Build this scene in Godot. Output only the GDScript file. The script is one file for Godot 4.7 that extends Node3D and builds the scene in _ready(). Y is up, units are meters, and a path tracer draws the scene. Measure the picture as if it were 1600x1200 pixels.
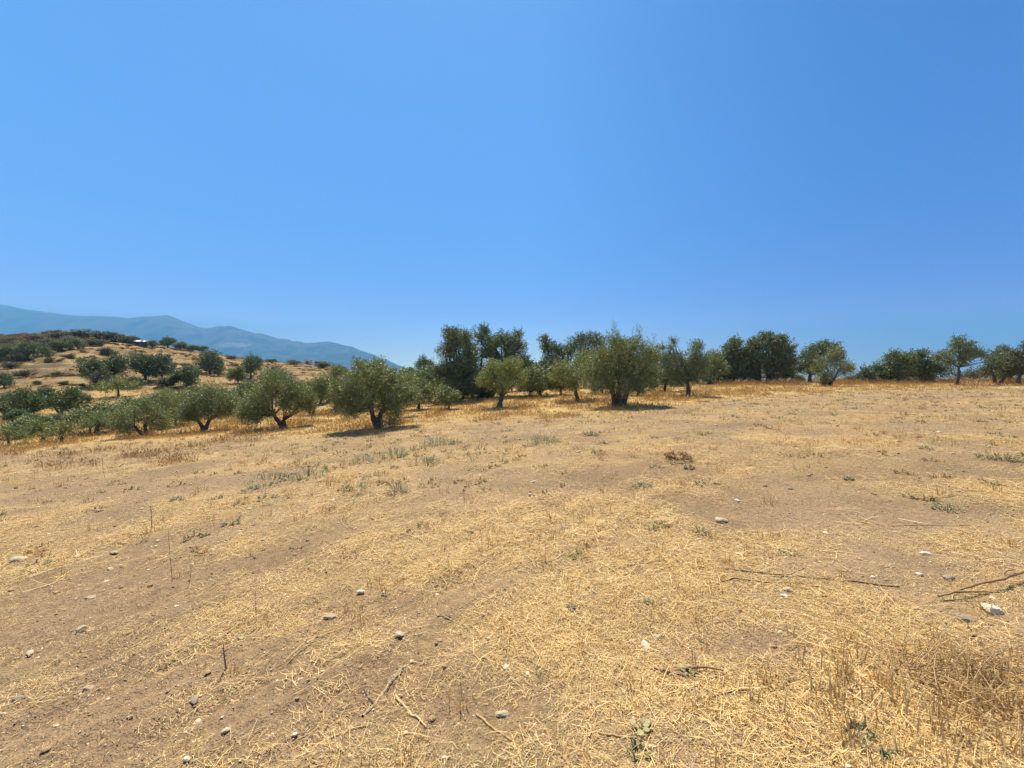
extends Node3D
# A dry field of straw and soil with an olive grove behind it, a terraced hill on the left and a far hazy mountain.
# x is to the right, the view runs along -z; "D" below is the distance -z in metres.

const CREST_A := [-1.6, -1.23, -1.08, -0.885, -0.77, -0.69, -0.615, -0.46, -0.31, -0.15]

const CREST_H := [12.92, 14.15, 16.37, 12.18, 9.23, 7.02, 5.29, 3.32, 2.34, 1.6]
const EDGE_A := [-1.32, -1.23, -0.92, -0.62, -0.37, -0.15, 0.08, 0.31, 0.43, 0.62, 0.92, 1.23, 1.38]
const EDGE_D := [16.1, 17.2, 17.5, 17.2, 14.3, 17.1, 17.4, 16.2, 20.7, 27.7, 32, 34.3, 33.5]
const SPOTS := [
	[-1.76, 2.09, 1.06, 0.3, -1],
	[-3.57, 3.27, 0.9, 0.88, -0.7],
	[-0.86, 2.32, 0.46, 0.26, -0.6],
	[-0.94, 3.05, 0.56, 0.22, -0.5],
	[1.52, 2.25, 0.24, 0.2, -1.1],
	[3.32, 4.4, 1.15, 0.57, -0.9],
	[2.66, 3.26, 0.45, 0.26, -0.6],
	[0.8, 2.49, 0.15, 0.18, -0.7],
	[-0.12, 1.96, 0.36, 0.22, -0.6],
	[1.03, 6.67, 1.54, 0.87, -0.6],
	[-8.18, 8.18, 3.14, 0.98, -0.6],
	[-2.04, 4.43, 0.41, 0.38, -0.5],
	[-2.21, 3.98, 0.43, 0.23, -0.4],
	[5.44, 5.89, 1.81, 0.54, -0.6],
	[4.49, 4.17, 0.77, 0.34, -0.6],
	[0.68, 1.76, 0.24, 0.1, -0.6],
	[3.17, 3.08, 0.47, 0.16, -0.7],
	[-0.94, 4.08, 1.01, 0.66, 0.5],
	[0.69, 4.5, 1.39, 0.8, 0.5],
	[0.21, 2.68, 0.74, 0.5, 0.7],
	[2.11, 1.96, 0.42, 0.43, 1.1],
	[2.38, 2.58, 0.48, 0.26, 0.5],
	[2.51, 3.79, 0.93, 0.19, 0.5],
	[-1.64, 2.81, 0.35, 0.19, 0.5],
	[-1.66, 2.29, 0.25, 0.15, 0.8],
	[1.18, 2.96, 0.68, 0.39, 0.5],
	[-0.28, 1.83, 0.31, 0.1, 0.5],
	[1.06, 1.97, 0.33, 0.21, 0.6],
	[1.78, 3.51, 1.08, 0.36, 0.5],
	[-0.94, 2.54, 0.27, 0.16, 0.5],
	[-2.84, 2.5, 0.19, 0.1, 0.6],
	[-1.51, 1.89, 0.17, 0.1, 0.7],
	[1.32, 1.71, 0.37, 0.11, 0.6],
	[-0.67, 2.4, 0.22, 0.11, 0.5],
]

var rng := RandomNumberGenerator.new()
var n_lump := FastNoiseLite.new()
var n_fine := FastNoiseLite.new()
var n_patch := FastNoiseLite.new()
var n_leaf := FastNoiseLite.new()
var used := {}
var M := {}


# ---------------------------------------------------------------- mesh helper
class MB:
	var v := PackedVector3Array()
	var n := PackedVector3Array()
	var c := PackedColorArray()
	var ix := PackedInt32Array()

	func tri(a: Vector3, b: Vector3, d: Vector3, col: Color) -> void:
		var nn := (d - a).cross(b - a).normalized()
		var k := v.size()
		v.append(a); v.append(b); v.append(d)
		n.append(nn); n.append(nn); n.append(nn)
		c.append(col); c.append(col); c.append(col)
		ix.append(k); ix.append(k + 1); ix.append(k + 2)

	func quad(a: Vector3, b: Vector3, d: Vector3, e: Vector3, col: Color) -> void:
		var nn := (d - a).cross(b - a).normalized()
		var k := v.size()
		v.append(a); v.append(b); v.append(d); v.append(e)
		for i in 4:
			n.append(nn); c.append(col)
		ix.append(k); ix.append(k + 1); ix.append(k + 2)
		ix.append(k); ix.append(k + 2); ix.append(k + 3)

	# a rhombic leaf: base, two sides, tip
	func leaf(p: Vector3, dir: Vector3, side: Vector3, col: Color) -> void:
		quad(p, p + dir * 0.45 + side, p + dir, p + dir * 0.45 - side, col)

	func box(lo: Vector3, hi: Vector3, col: Color) -> void:
		var p := [Vector3(lo.x, lo.y, lo.z), Vector3(hi.x, lo.y, lo.z), Vector3(hi.x, lo.y, hi.z), Vector3(lo.x, lo.y, hi.z), Vector3(lo.x, hi.y, lo.z), Vector3(hi.x, hi.y, lo.z), Vector3(hi.x, hi.y, hi.z), Vector3(lo.x, hi.y, hi.z)]
		quad(p[4], p[5], p[6], p[7], col); quad(p[3], p[2], p[1], p[0], col)
		quad(p[7], p[6], p[2], p[3], col); quad(p[5], p[4], p[0], p[1], col)
		quad(p[6], p[5], p[1], p[2], col); quad(p[4], p[7], p[3], p[0], col)

	# a tapered tube through points
	func tube(pts: PackedVector3Array, rad: PackedFloat32Array, sides: int, col: Color, rough := 0.0, seed_ := 0.0) -> void:
		var k := v.size()
		var m := pts.size()
		for i in m:
			var t := (pts[mini(i + 1, m - 1)] - pts[maxi(i - 1, 0)]).normalized()
			var up := Vector3.RIGHT if absf(t.y) > 0.7 else Vector3.UP
			var s := t.cross(up).normalized()
			var u := s.cross(t)
			for j in sides:
				var an := TAU * j / sides
				var dv := s * cos(an) + u * sin(an)
				var rr := rad[i] * (1.0 + rough * sin(j * 2.7 + i * 1.9 + seed_ * 3.1) + rough * 0.6 * sin(j * 5.1 - i * 2.3 + seed_))
				v.append(pts[i] + dv * rr); n.append(dv); c.append(col)
		for i in m - 1:
			for j in sides:
				var a := k + i * sides + j
				var b := k + i * sides + (j + 1) % sides
				ix.append(a); ix.append(b); ix.append(a + sides)
				ix.append(b); ix.append(b + sides); ix.append(a + sides)
		var e := v.size()
		v.append(pts[m - 1]); n.append((pts[m - 1] - pts[m - 2]).normalized()); c.append(col)
		for j in sides:
			ix.append(e); ix.append(e - sides + j); ix.append(e - sides + (j + 1) % sides)

	func mesh() -> ArrayMesh:
		var arr := []
		arr.resize(Mesh.ARRAY_MAX)
		arr[Mesh.ARRAY_VERTEX] = v
		arr[Mesh.ARRAY_NORMAL] = n
		arr[Mesh.ARRAY_COLOR] = c
		arr[Mesh.ARRAY_INDEX] = ix
		var am := ArrayMesh.new()
		am.add_surface_from_arrays(Mesh.PRIMITIVE_TRIANGLES, arr)
		return am


# ---------------------------------------------------------------- naming
func numbered(called: String) -> String:
	var k: int = used.get(called, 0)
	used[called] = k + 1
	return called if k == 0 else "%s_%03d" % [called, k]

func tag(o: Node, label: String, category := "", group := "", kind := "") -> void:
	o.set_meta("label", label)
	if category: o.set_meta("category", category)
	if group: o.set_meta("group", group)
	if kind: o.set_meta("kind", kind)

func thing(called: String, at: Vector3, label: String, category := "", group := "") -> Node3D:
	var o := Node3D.new()
	o.name = numbered(called)
	add_child(o)
	o.position = at
	tag(o, label, category, group)
	return o

func part(called: String, m: Mesh, mat: Material, parent: Node) -> MeshInstance3D:
	var o := MeshInstance3D.new()
	o.name = called if parent != self else numbered(called)
	o.mesh = m
	o.material_override = mat
	parent.add_child(o, true)
	return o

func copies(called: String, m: Mesh, mat: Material, where: Array, tints: PackedColorArray, parent: Node) -> void:
	if where.is_empty(): return
	var mm := MultiMesh.new()
	mm.transform_format = MultiMesh.TRANSFORM_3D
	mm.use_colors = true
	mm.mesh = m
	mm.instance_count = where.size()
	for i in where.size():
		mm.set_instance_transform(i, where[i])
		mm.set_instance_color(i, tints[i])
	var o := MultiMeshInstance3D.new()
	o.name = called
	o.multimesh = mm
	o.material_override = mat
	o.set_meta("kind", "stuff")
	parent.add_child(o, true)

func stuff(called: String, label: String, category: String) -> Node3D:
	var o := Node3D.new()
	o.name = numbered(called)
	add_child(o)
	tag(o, label, category, "", "stuff")
	return o


# ---------------------------------------------------------------- the lie of the land
func table(xs: Array, ys: Array, x: float) -> float:
	if x <= xs[0]: return ys[0]
	for i in range(1, xs.size()):
		if x < xs[i]:
			return lerpf(ys[i - 1], ys[i], (x - xs[i - 1]) / (xs[i] - xs[i - 1]))
	return ys[-1]

func near_h(x: float, D: float) -> float:
	var lat: float
	if x > 0.0: lat = 0.008 * x + 0.057 * (x if x < 4.0 else 4.0 + 3.0 * (1.0 - exp(-(x - 4.0) / 3.0)))
	else: lat = 0.065 * x if x > -24.0 else -1.56 + 0.02 * (x + 24.0)
	if D < 0.0: return lat
	if D < 20.0: return lat - 0.027 * D
	return lat - 0.54 - 0.1 * (1.0 - exp(-(D - 20.0) * 0.25)) - 0.002 * (D - 20.0)

func land(x: float, D: float) -> float:
	var n := near_h(maxf(x, -400.0), D)
	if D <= 30.0: return n
	var a := maxf(-1.6, x / D)
	var w := 1.0 - smoothstep(-0.45, -0.1, a)
	var nn := near_h(maxf(x, -42.0), minf(D, 60.0))
	var far := nn - smoothstep(30.0, 44.0, D) * w
	if D > 44.0 and w > 0.0:
		var top := table(CREST_A, CREST_H, a)
		var v := near_h(maxf(a * 45.0, -42.0), 45.0) - 1.0
		var hl := lerpf(v, top, minf((D - 44.0) / 116.0, 1.0))
		# terraces on the slope
		var tw := smoothstep(58.0, 75.0, D) * (1.0 - smoothstep(150.0, 162.0, D))
		if tw > 0.0:
			var q := (hl + 0.9 * n_patch.get_noise_2d(x * 0.35, D * 0.35)) / 1.3
			hl += tw * 1.3 * (floorf(q) + smoothstep(0.55, 0.95, q - floorf(q)) - q + 0.25) * 0.7
		far = lerpf(nn - 1.0, hl, w * smoothstep(40.0, 52.0, D))
		far = lerpf(nn, far, w)
	if D > 54.0: far -= (1.0 - w) * minf(0.035 * (D - 54.0), 18.0)
	if D > 165.0: far = lerpf(far, -36.0, smoothstep(165.0, 620.0, D))
	return far

# soil lumps, furrows and wheel tracks on top of the lie of the land
func ground(x: float, D: float) -> float:
	var y := land(x, D)
	var s := 1.0 - smoothstep(30.0, 70.0, absf(D))
	if s > 0.0 and absf(x) < 90.0:
		y += s * (0.035 * n_lump.get_noise_2d(x, D) + 0.014 * n_fine.get_noise_2d(x, D))
		if D < 9.0 and absf(x) < 9.0 and D > -3.0:
			# cultivator scratches running from the near left to the right
			var u := (x - D * 0.95) * 0.72
			var m := smoothstep(-7.0, -3.0, u) * (1.0 - smoothstep(-2.2, -1.3, u))
			y += m * (0.016 * sin(u * 30.0 + 2.0 * n_patch.get_noise_2d(x * 1.5, D * 1.5)) + 0.012 * sin(u * 11.0 + 1.3))
	return y

func at(x: float, D: float, sink := 0.0) -> Vector3:
	return Vector3(x, ground(x, D) - sink, -D)

func edge_d(x: float, D: float) -> float:
	return table(EDGE_A, EDGE_D, clampf(x / maxf(D, 1.0), -1.3, 1.3))

# share of the soil that loose straw covers, 0..1
func cover(x: float, D: float) -> float:
	var c := 0.41 - 0.17 * smoothstep(6.0, 13.0, D) + 0.6 * n_patch.get_noise_2d(x * 1.5 + 40.0, D * 1.5 - x * 0.8) + 0.5 * n_patch.get_noise_2d(x * 6.0, D * 6.0 - x * 3.0)
	for p in SPOTS:
		var dx: float = (x - p[0]) / p[2]
		var dz: float = (D - p[1]) / p[3]
		var q := dx * dx + dz * dz
		if q < 6.0: c += p[4] * exp(-q)
	return clampf(c, 0.0, 1.0)

# how much tall dry grass grows, 0..1
func grassy(x: float, D: float) -> float:
	if D < 8.0: return 0.0
	var e := edge_d(x, D)
	var g := smoothstep(e - 1.5, e + 4.0, D + 4.5 * n_patch.get_noise_2d(x * 0.9, D * 0.9))
	return clampf(g * (0.55 + 1.0 * n_patch.get_noise_2d(x * 1.7 + 9.0, D * 1.7)), 0.0, 1.0)

# points strewn evenly over a strip of the field, a little wider than the view
func strewn(d0: float, d1: float, per_m2: float) -> PackedVector2Array:
	var out := PackedVector2Array()
	var rows := 60
	var dd := (d1 - d0) / rows
	var carry := 0.0
	for r in rows:
		var mid := d0 + (r + 0.5) * dd
		var half := 1.3 * maxf(mid, 0.0) + 1.8
		carry += per_m2 * 2.0 * half * dd
		while carry >= 1.0:
			carry -= 1.0
			out.append(Vector2(rng.randf_range(-half, half), mid + rng.randf_range(-0.5, 0.5) * dd))
	return out

# ---------------------------------------------------------------- materials
func plain_mat(called: String, rough: float, back := Color.BLACK, spec := 0.5) -> StandardMaterial3D:
	var m := StandardMaterial3D.new()
	m.resource_name = called
	m.albedo_color = Color.WHITE
	m.vertex_color_use_as_albedo = true
	m.roughness = rough
	m.metallic_specular = spec
	m.cull_mode = BaseMaterial3D.CULL_DISABLED
	if back != Color.BLACK:
		m.backlight_enabled = true
		m.backlight = back
	return m

func noise(seed_: int, freq: float, oct: int) -> FastNoiseLite:
	var f := FastNoiseLite.new()
	f.seed = seed_
	f.noise_type = FastNoiseLite.TYPE_SIMPLEX_SMOOTH
	f.frequency = freq
	f.fractal_type = FastNoiseLite.FRACTAL_FBM
	f.fractal_octaves = oct
	return f

func grain_pair(size: int, seed_: int, f0: float, f1: float, lo: float, hi: float, specks: float) -> Array:
	# an albedo multiplier and a relief, from the same noises
	var a := noise(seed_, f0, 5).get_seamless_image(size, size).get_data()
	var b := noise(seed_ + 1, f1, 3).get_seamless_image(size, size).get_data()
	var cell := FastNoiseLite.new()
	cell.seed = seed_ + 2
	cell.noise_type = FastNoiseLite.TYPE_CELLULAR
	cell.frequency = f1 * 0.8
	cell.cellular_return_type = FastNoiseLite.RETURN_DISTANCE
	var d := cell.get_seamless_image(size, size).get_data()
	var col := PackedByteArray()
	var hgt := PackedByteArray()
	col.resize(size * size * 3)
	hgt.resize(size * size)
	var ramp := PackedByteArray()
	ramp.resize(256)
	for i in 256:
		ramp[i] = int(255.0 * Color(minf(lerpf(lo, hi, i / 255.0), 1.0), 0, 0).linear_to_srgb().r)
	for i in size * size:
		var lump := (255 - d[i]) * specks
		var v := clampi(int(a[i] * 0.55 + b[i] * 0.35 + lump * 0.25), 0, 255)
		var h := clampi(int(a[i] * 0.5 + b[i] * 0.25 + lump * 0.5), 0, 255)
		hgt[i] = h
		col[i * 3] = ramp[v]
		col[i * 3 + 1] = ramp[v]
		col[i * 3 + 2] = ramp[maxi(v - 6, 0)]
	rng.seed = seed_
	for i in int(size * size / 70.0 * specks):
		var x := rng.randi() % size
		var y := rng.randi() % size
		var v := 150 + rng.randi() % 100 if rng.randf() < 0.45 else 60 + rng.randi() % 70
		var w := 1 + rng.randi() % 3
		for dx in w:
			for dy in 1 + rng.randi() % 2:
				var k := ((y + dy) % size) * size + (x + dx) % size
				col[k * 3] = v; col[k * 3 + 1] = v; col[k * 3 + 2] = v
				hgt[k] = clampi(hgt[k] + 50, 0, 255)
	return [ImageTexture.create_from_image(Image.create_from_data(size, size, false, Image.FORMAT_RGB8, col)), ImageTexture.create_from_image(Image.create_from_data(size, size, false, Image.FORMAT_L8, hgt))]

func textured(called: String, pair: Array, scale_: float, relief_cm: float, rough: float) -> StandardMaterial3D:
	var m := plain_mat(called, rough, Color.BLACK, 0.3)
	m.albedo_texture = pair[0]
	m.heightmap_enabled = true
	m.heightmap_texture = pair[1]
	m.heightmap_scale = relief_cm
	m.uv1_triplanar = true
	m.uv1_world_triplanar = true
	m.uv1_scale = Vector3.ONE * scale_
	return m

func materials() -> void:
	var fine := grain_pair(1024, 11, 0.014, 0.075, 0.36, 1.08, 1.0)
	var mid := grain_pair(512, 31, 0.02, 0.09, 0.5, 1.0, 0.6)
	M.soil = textured("dry soil", fine, 0.78, 2.4, 0.95)
	M.rock = textured("pale stone", mid, 5.0, 0.5, 0.85)
	M.bark = textured("grey brown bark", mid, 1.9, 2.5, 0.9)
	M.far_rock = textured("mountain ground", mid, 0.0011, 1200.0, 1.0)
	M.straw = plain_mat("dry straw", 0.6, Color(0.35, 0.30, 0.18), 0.35)
	M.grass = plain_mat("dry grass", 0.6, Color(0.7, 0.6, 0.42), 0.3)
	M.olive = plain_mat("olive leaves", 0.5, Color(0.46, 0.5, 0.28), 0.36)
	M.dark = plain_mat("dark leaves", 0.5, Color(0.36, 0.42, 0.25), 0.36)
	M.weed = plain_mat("weed leaves", 0.6, Color(0.4, 0.5, 0.3), 0.4)
	M.twig = plain_mat("dry wood", 0.85)
	M.paint = plain_mat("plain paint", 0.6)
	M.pebble = plain_mat("pebbles", 0.9, Color.BLACK, 0.3)


# ---------------------------------------------------------------- ground
func spaced(until: float, first: float, grow: float) -> PackedFloat32Array:
	var out := PackedFloat32Array()
	var s := 0.0
	while s < until:
		out.append(s)
		s += first + grow * maxf(0.0, s - 2.0) + (0.05 * (s - 400.0) if s > 400.0 else 0.0)
	out.append(until)
	return out

func ground_color(x: float, D: float) -> Color:
	var soil := Color(0.315, 0.19, 0.09)
	var t := 0.5 + 0.5 * n_patch.get_noise_2d(x * 0.9 + 70.0, D * 0.9)
	soil = soil.lerp(Color(0.46, 0.305, 0.165), t)
	soil = soil.lerp(Color(0.315, 0.208, 0.105), 0.75 * smoothstep(0.05, 0.35, n_patch.get_noise_2d(x * 2.2 - 31.0, D * 2.2)))
	soil = soil.lerp(Color(0.56, 0.365, 0.15), 0.8 * smoothstep(0.08, 0.35, n_patch.get_noise_2d(x * 1.4 + 131.0, D * 2.0)) * smoothstep(4.0, 9.0, D))
	if D < -60.0 or absf(x) > 700.0 or D > 700.0:
		return Color(0.30, 0.235, 0.115).lerp(Color(0.12, 0.14, 0.07), smoothstep(-0.1, 0.25, n_patch.get_noise_2d(x * 0.012, D * 0.012)))
	var c := cover(x, D) if D < 60.0 else 0.5
	var chaff := Color(0.58, 0.39, 0.17)
	var g := soil.lerp(chaff, 0.75 * c)
	# farther into the field the straw lies thin and old
	var e := edge_d(x, D)
	var gold := Color(0.74, 0.49, 0.165).lerp(Color(0.58, 0.37, 0.13), 0.5 + 0.8 * n_patch.get_noise_2d(x * 1.3 + 5.0, D * 1.3))
	g = g.lerp(gold, smoothstep(e - 1.5, e + 2.0, D) * 0.8)
	if D > 45.0:
		g = g.lerp(Color(0.41, 0.268, 0.112), 0.85 * smoothstep(52.0, 66.0, D))
		var b := clampf(smoothstep(0.0, 0.4, n_patch.get_noise_2d(x * 0.22 + 3.0, D * 0.7)) + 0.7 * smoothstep(0.05, 0.4, n_patch.get_noise_2d(x * 0.9, D * 2.6)), 0.0, 1.0)
		g = g.lerp(Color(0.26, 0.175, 0.075), b * 0.8 * smoothstep(45.0, 60.0, D))
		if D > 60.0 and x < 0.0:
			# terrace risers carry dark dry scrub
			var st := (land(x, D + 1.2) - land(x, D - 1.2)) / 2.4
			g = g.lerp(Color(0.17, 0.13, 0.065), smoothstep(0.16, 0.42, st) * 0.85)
	return g

func make_ground() -> void:
	var xs := PackedFloat32Array()
	var half := spaced(13500.0, 0.06, 0.026)
	for i in range(half.size() - 1, 0, -1): xs.append(-half[i])
	for s in half: xs.append(s)
	var ds := PackedFloat32Array()
	var back := spaced(120.0, 0.12, 0.09)
	for i in range(back.size() - 1, 0, -1): ds.append(-back[i])
	var s_at := 0.0
	while s_at < 12000.0:
		ds.append(s_at)
		s_at += minf(0.06 + 0.024 * maxf(0.0, s_at - 2.0), 0.85) if s_at < 168.0 else 0.85 + 0.05 * (s_at - 165.0)
	ds.append(12000.0)
	var nx := xs.size()
	var nd := ds.size()
	var v := PackedVector3Array()
	var n := PackedVector3Array()
	var c := PackedColorArray()
	v.resize(nx * nd); n.resize(nx * nd); c.resize(nx * nd)
	for j in nd:
		for i in nx:
			v[j * nx + i] = Vector3(xs[i], ground(xs[i], ds[j]), -ds[j])
			c[j * nx + i] = ground_color(xs[i], ds[j])
	for j in nd:
		for i in nx:
			var l := v[j * nx + maxi(i - 1, 0)]
			var r := v[j * nx + mini(i + 1, nx - 1)]
			var b := v[maxi(j - 1, 0) * nx + i]
			var f := v[mini(j + 1, nd - 1) * nx + i]
			n[j * nx + i] = (r - l).cross(f - b).normalized()
	var ix := PackedInt32Array()
	ix.resize((nx - 1) * (nd - 1) * 6)
	var k := 0
	for j in nd - 1:
		for i in nx - 1:
			var a := j * nx + i
			ix[k] = a; ix[k + 1] = a + nx; ix[k + 2] = a + 1
			ix[k + 3] = a + 1; ix[k + 4] = a + nx; ix[k + 5] = a + nx + 1
			k += 6
	var mb := MB.new()
	mb.v = v; mb.n = n; mb.c = c; mb.ix = ix
	var o := part("ground", mb.mesh(), M.soil, self)
	tag(o, "bare dry soil of the field running on to the yellow terraced hill", "", "", "structure")

const RIDGE_X := [-260, -120, -60, 0, 60, 125, 160, 205, 245, 262, 285, 310, 325, 345, 370, 400, 440, 480, 515, 550, 600, 612, 622, 640, 700, 760]
const RIDGE_Y := [468, 474, 476, 478, 487, 495, 496, 499, 495, 494, 501, 513, 514.5, 510, 513, 521, 531, 537.5, 534, 543, 561, 565.5, 570.5, 577, 579, 580]

func ridge_h(x: float) -> float:
	var px := 800.0 + 650.0 * x / 8000.0
	return 1.6 + (578.0 - table(RIDGE_X, RIDGE_Y, px)) / 650.0 * 8000.0

func make_mountain() -> void:
	var n_r := noise(77, 0.0011, 5)
	n_r.fractal_type = FastNoiseLite.FRACTAL_RIDGED
	var mb := MB.new()
	var nx := 420
	var nd := 64
	for j in nd:
		var D := lerpf(5200.0, 9600.0, j / (nd - 1.0))
		for i in nx:
			var x := lerpf(-13400.0, -200.0, i / (nx - 1.0))
			var rise := smoothstep(5200.0, 8000.0, D) if D < 8000.0 else 1.0 - smoothstep(8000.0, 9800.0, D)
			rise = pow(rise, 1.25)
			var hh := maxf(ridge_h(x * 8000.0 / maxf(D, 6500.0)), -40.0)
			var gully := n_r.get_noise_2d(x, D * 0.6)
			var y := -40.0 + (hh + 40.0) * rise + gully * 120.0 * rise * clampf(absf(D - 8000.0) / 900.0, 0.03, 1.0) * clampf(hh / 500.0, 0.0, 1.0)
			mb.v.append(Vector3(x, y, -D))
			var bare := smoothstep(0.1, 0.5, n_r.get_noise_2d(x * 1.7 + 900.0, D * 1.7) + 0.0006 * (y - 500.0))
			var col := Color(0.075, 0.085, 0.05).lerp(Color(0.22, 0.19, 0.14), 0.85 * bare)
			if Vector2((x + 4500.0) / 260.0, (y - 400.0) / 38.0).length() < 1.0: col = Color(0.4, 0.33, 0.25)
			mb.c.append(col)
	for j in nd:
		for i in nx:
			var l := mb.v[j * nx + maxi(i - 1, 0)]
			var r := mb.v[j * nx + mini(i + 1, nx - 1)]
			var b := mb.v[maxi(j - 1, 0) * nx + i]
			var f := mb.v[mini(j + 1, nd - 1) * nx + i]
			mb.n.append((r - l).cross(f - b).normalized())
	for j in nd - 1:
		for i in nx - 1:
			var a := j * nx + i
			mb.ix.append_array([a, a + nx, a + 1, a + 1, a + nx, a + nx + 1])
	var o := part("mountain", mb.mesh(), M.far_rock, self)
	tag(o, "long blue mountain ridge far away on the left", "", "", "structure")


# ---------------------------------------------------------------- trees
func bent(a: Vector3, b: Vector3, k: int, wob: float) -> PackedVector3Array:
	var p := PackedVector3Array()
	var off := Vector3(rng.randf_range(-1, 1), rng.randf_range(-0.3, 0.3), rng.randf_range(-1, 1)) * wob
	for i in k + 1:
		var t := i / float(k)
		p.append(a.lerp(b, t) + off * sin(t * PI) + Vector3(0, sin(t * PI) * wob * 0.3, 0))
	return p

func taper(a: float, b: float, k: int) -> PackedFloat32Array:
	var p := PackedFloat32Array()
	for i in k + 1: p.append(lerpf(a, b, i / float(k)))
	return p

const PALETTE := {
	"olive": [Color(0.165, 0.192, 0.058), Color(0.242, 0.266, 0.101), Color(0.358, 0.362, 0.178), Color(0.258, 0.257, 0.065)],
	"bright": [Color(0.198, 0.226, 0.056), Color(0.273, 0.294, 0.090), Color(0.364, 0.367, 0.160), Color(0.304, 0.296, 0.066)],
	"dark": [Color(0.117, 0.153, 0.058), Color(0.176, 0.212, 0.088), Color(0.268, 0.297, 0.151), Color(0.167, 0.183, 0.058)],
	"scrub": [Color(0.108, 0.116, 0.051), Color(0.151, 0.151, 0.072), Color(0.209, 0.181, 0.098), Color(0.173, 0.140, 0.066)],
	"fig": [Color(0.12, 0.165, 0.05), Color(0.15, 0.20, 0.062), Color(0.10, 0.13, 0.045), Color(0.20, 0.20, 0.07)],
}

# leaf sprays through a list of lobes (centre, radius); broad leaves for dark trees, narrow ones for olives
func leaf_lobes(mb: MB, lobes: Array, size: float, slim: float, per_m2: float, pal: Array, up: float, floor_y: float) -> void:
	for lobe in lobes:
		var ctr: Vector3 = lobe[0]
		var r: float = lobe[1]
		var twigs := int(per_m2 * r * r / (size * size))
		for i in twigs:
			var dv := Vector3(rng.randfn(), rng.randfn() * 0.95, rng.randfn()).normalized()
			var q := n_leaf.get_noise_3dv((ctr + dv * r) * (0.55 / r) + ctr * 3.0)
			var rad := r * (0.55 + 0.5 * sqrt(rng.randf())) * (1.0 + 0.85 * q)
			if rng.randf() < 0.16: rad = r * rng.randf_range(0.1, 0.6)
			var p := ctr + dv * rad * Vector3(1, 0.92, 1)
			if p.y < floor_y: continue
			if n_leaf.get_noise_3dv(p * 1.3) < -0.26 and rng.randf() < 0.75: continue
			var dir := (dv + Vector3(0, up, 0) + Vector3(rng.randf_range(-0.6, 0.6), rng.randf_range(-0.5, 0.5), rng.randf_range(-0.6, 0.6))).normalized()
			if rng.randf() < 0.12: dir = (dir + Vector3(0, -1.1, 0)).normalized()
			var len := size * rng.randf_range(2.2, 4.0)
			var ref := Vector3.UP if absf(dir.y) < 0.8 else Vector3.RIGHT
			var s0 := dir.cross(ref).normalized()
			var u0 := s0.cross(dir)
			var tint: Color = pal[0].lerp(pal[1], rng.randf())
			var pick := rng.randf()
			if pick < 0.16: tint = pal[2]
			elif pick < 0.30: tint = pal[3]
			for k in 7:
				var an := k * 2.4 + i
				var out := s0 * cos(an) + u0 * sin(an)
				var ld := (dir * rng.randf_range(0.5, 1.1) + out * rng.randf_range(0.5, 1.0)).normalized()
				var base := p + dir * len * (k / 6.5 - 0.5)
				var side := ld.cross(out + Vector3(rng.randf_range(-0.8, 0.8), rng.randf_range(-0.8, 0.8), rng.randf_range(-0.8, 0.8))).normalized() * size * slim * 0.5
				mb.leaf(base, ld * size * rng.randf_range(0.75, 1.25), side, tint * rng.randf_range(0.85, 1.2))

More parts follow.
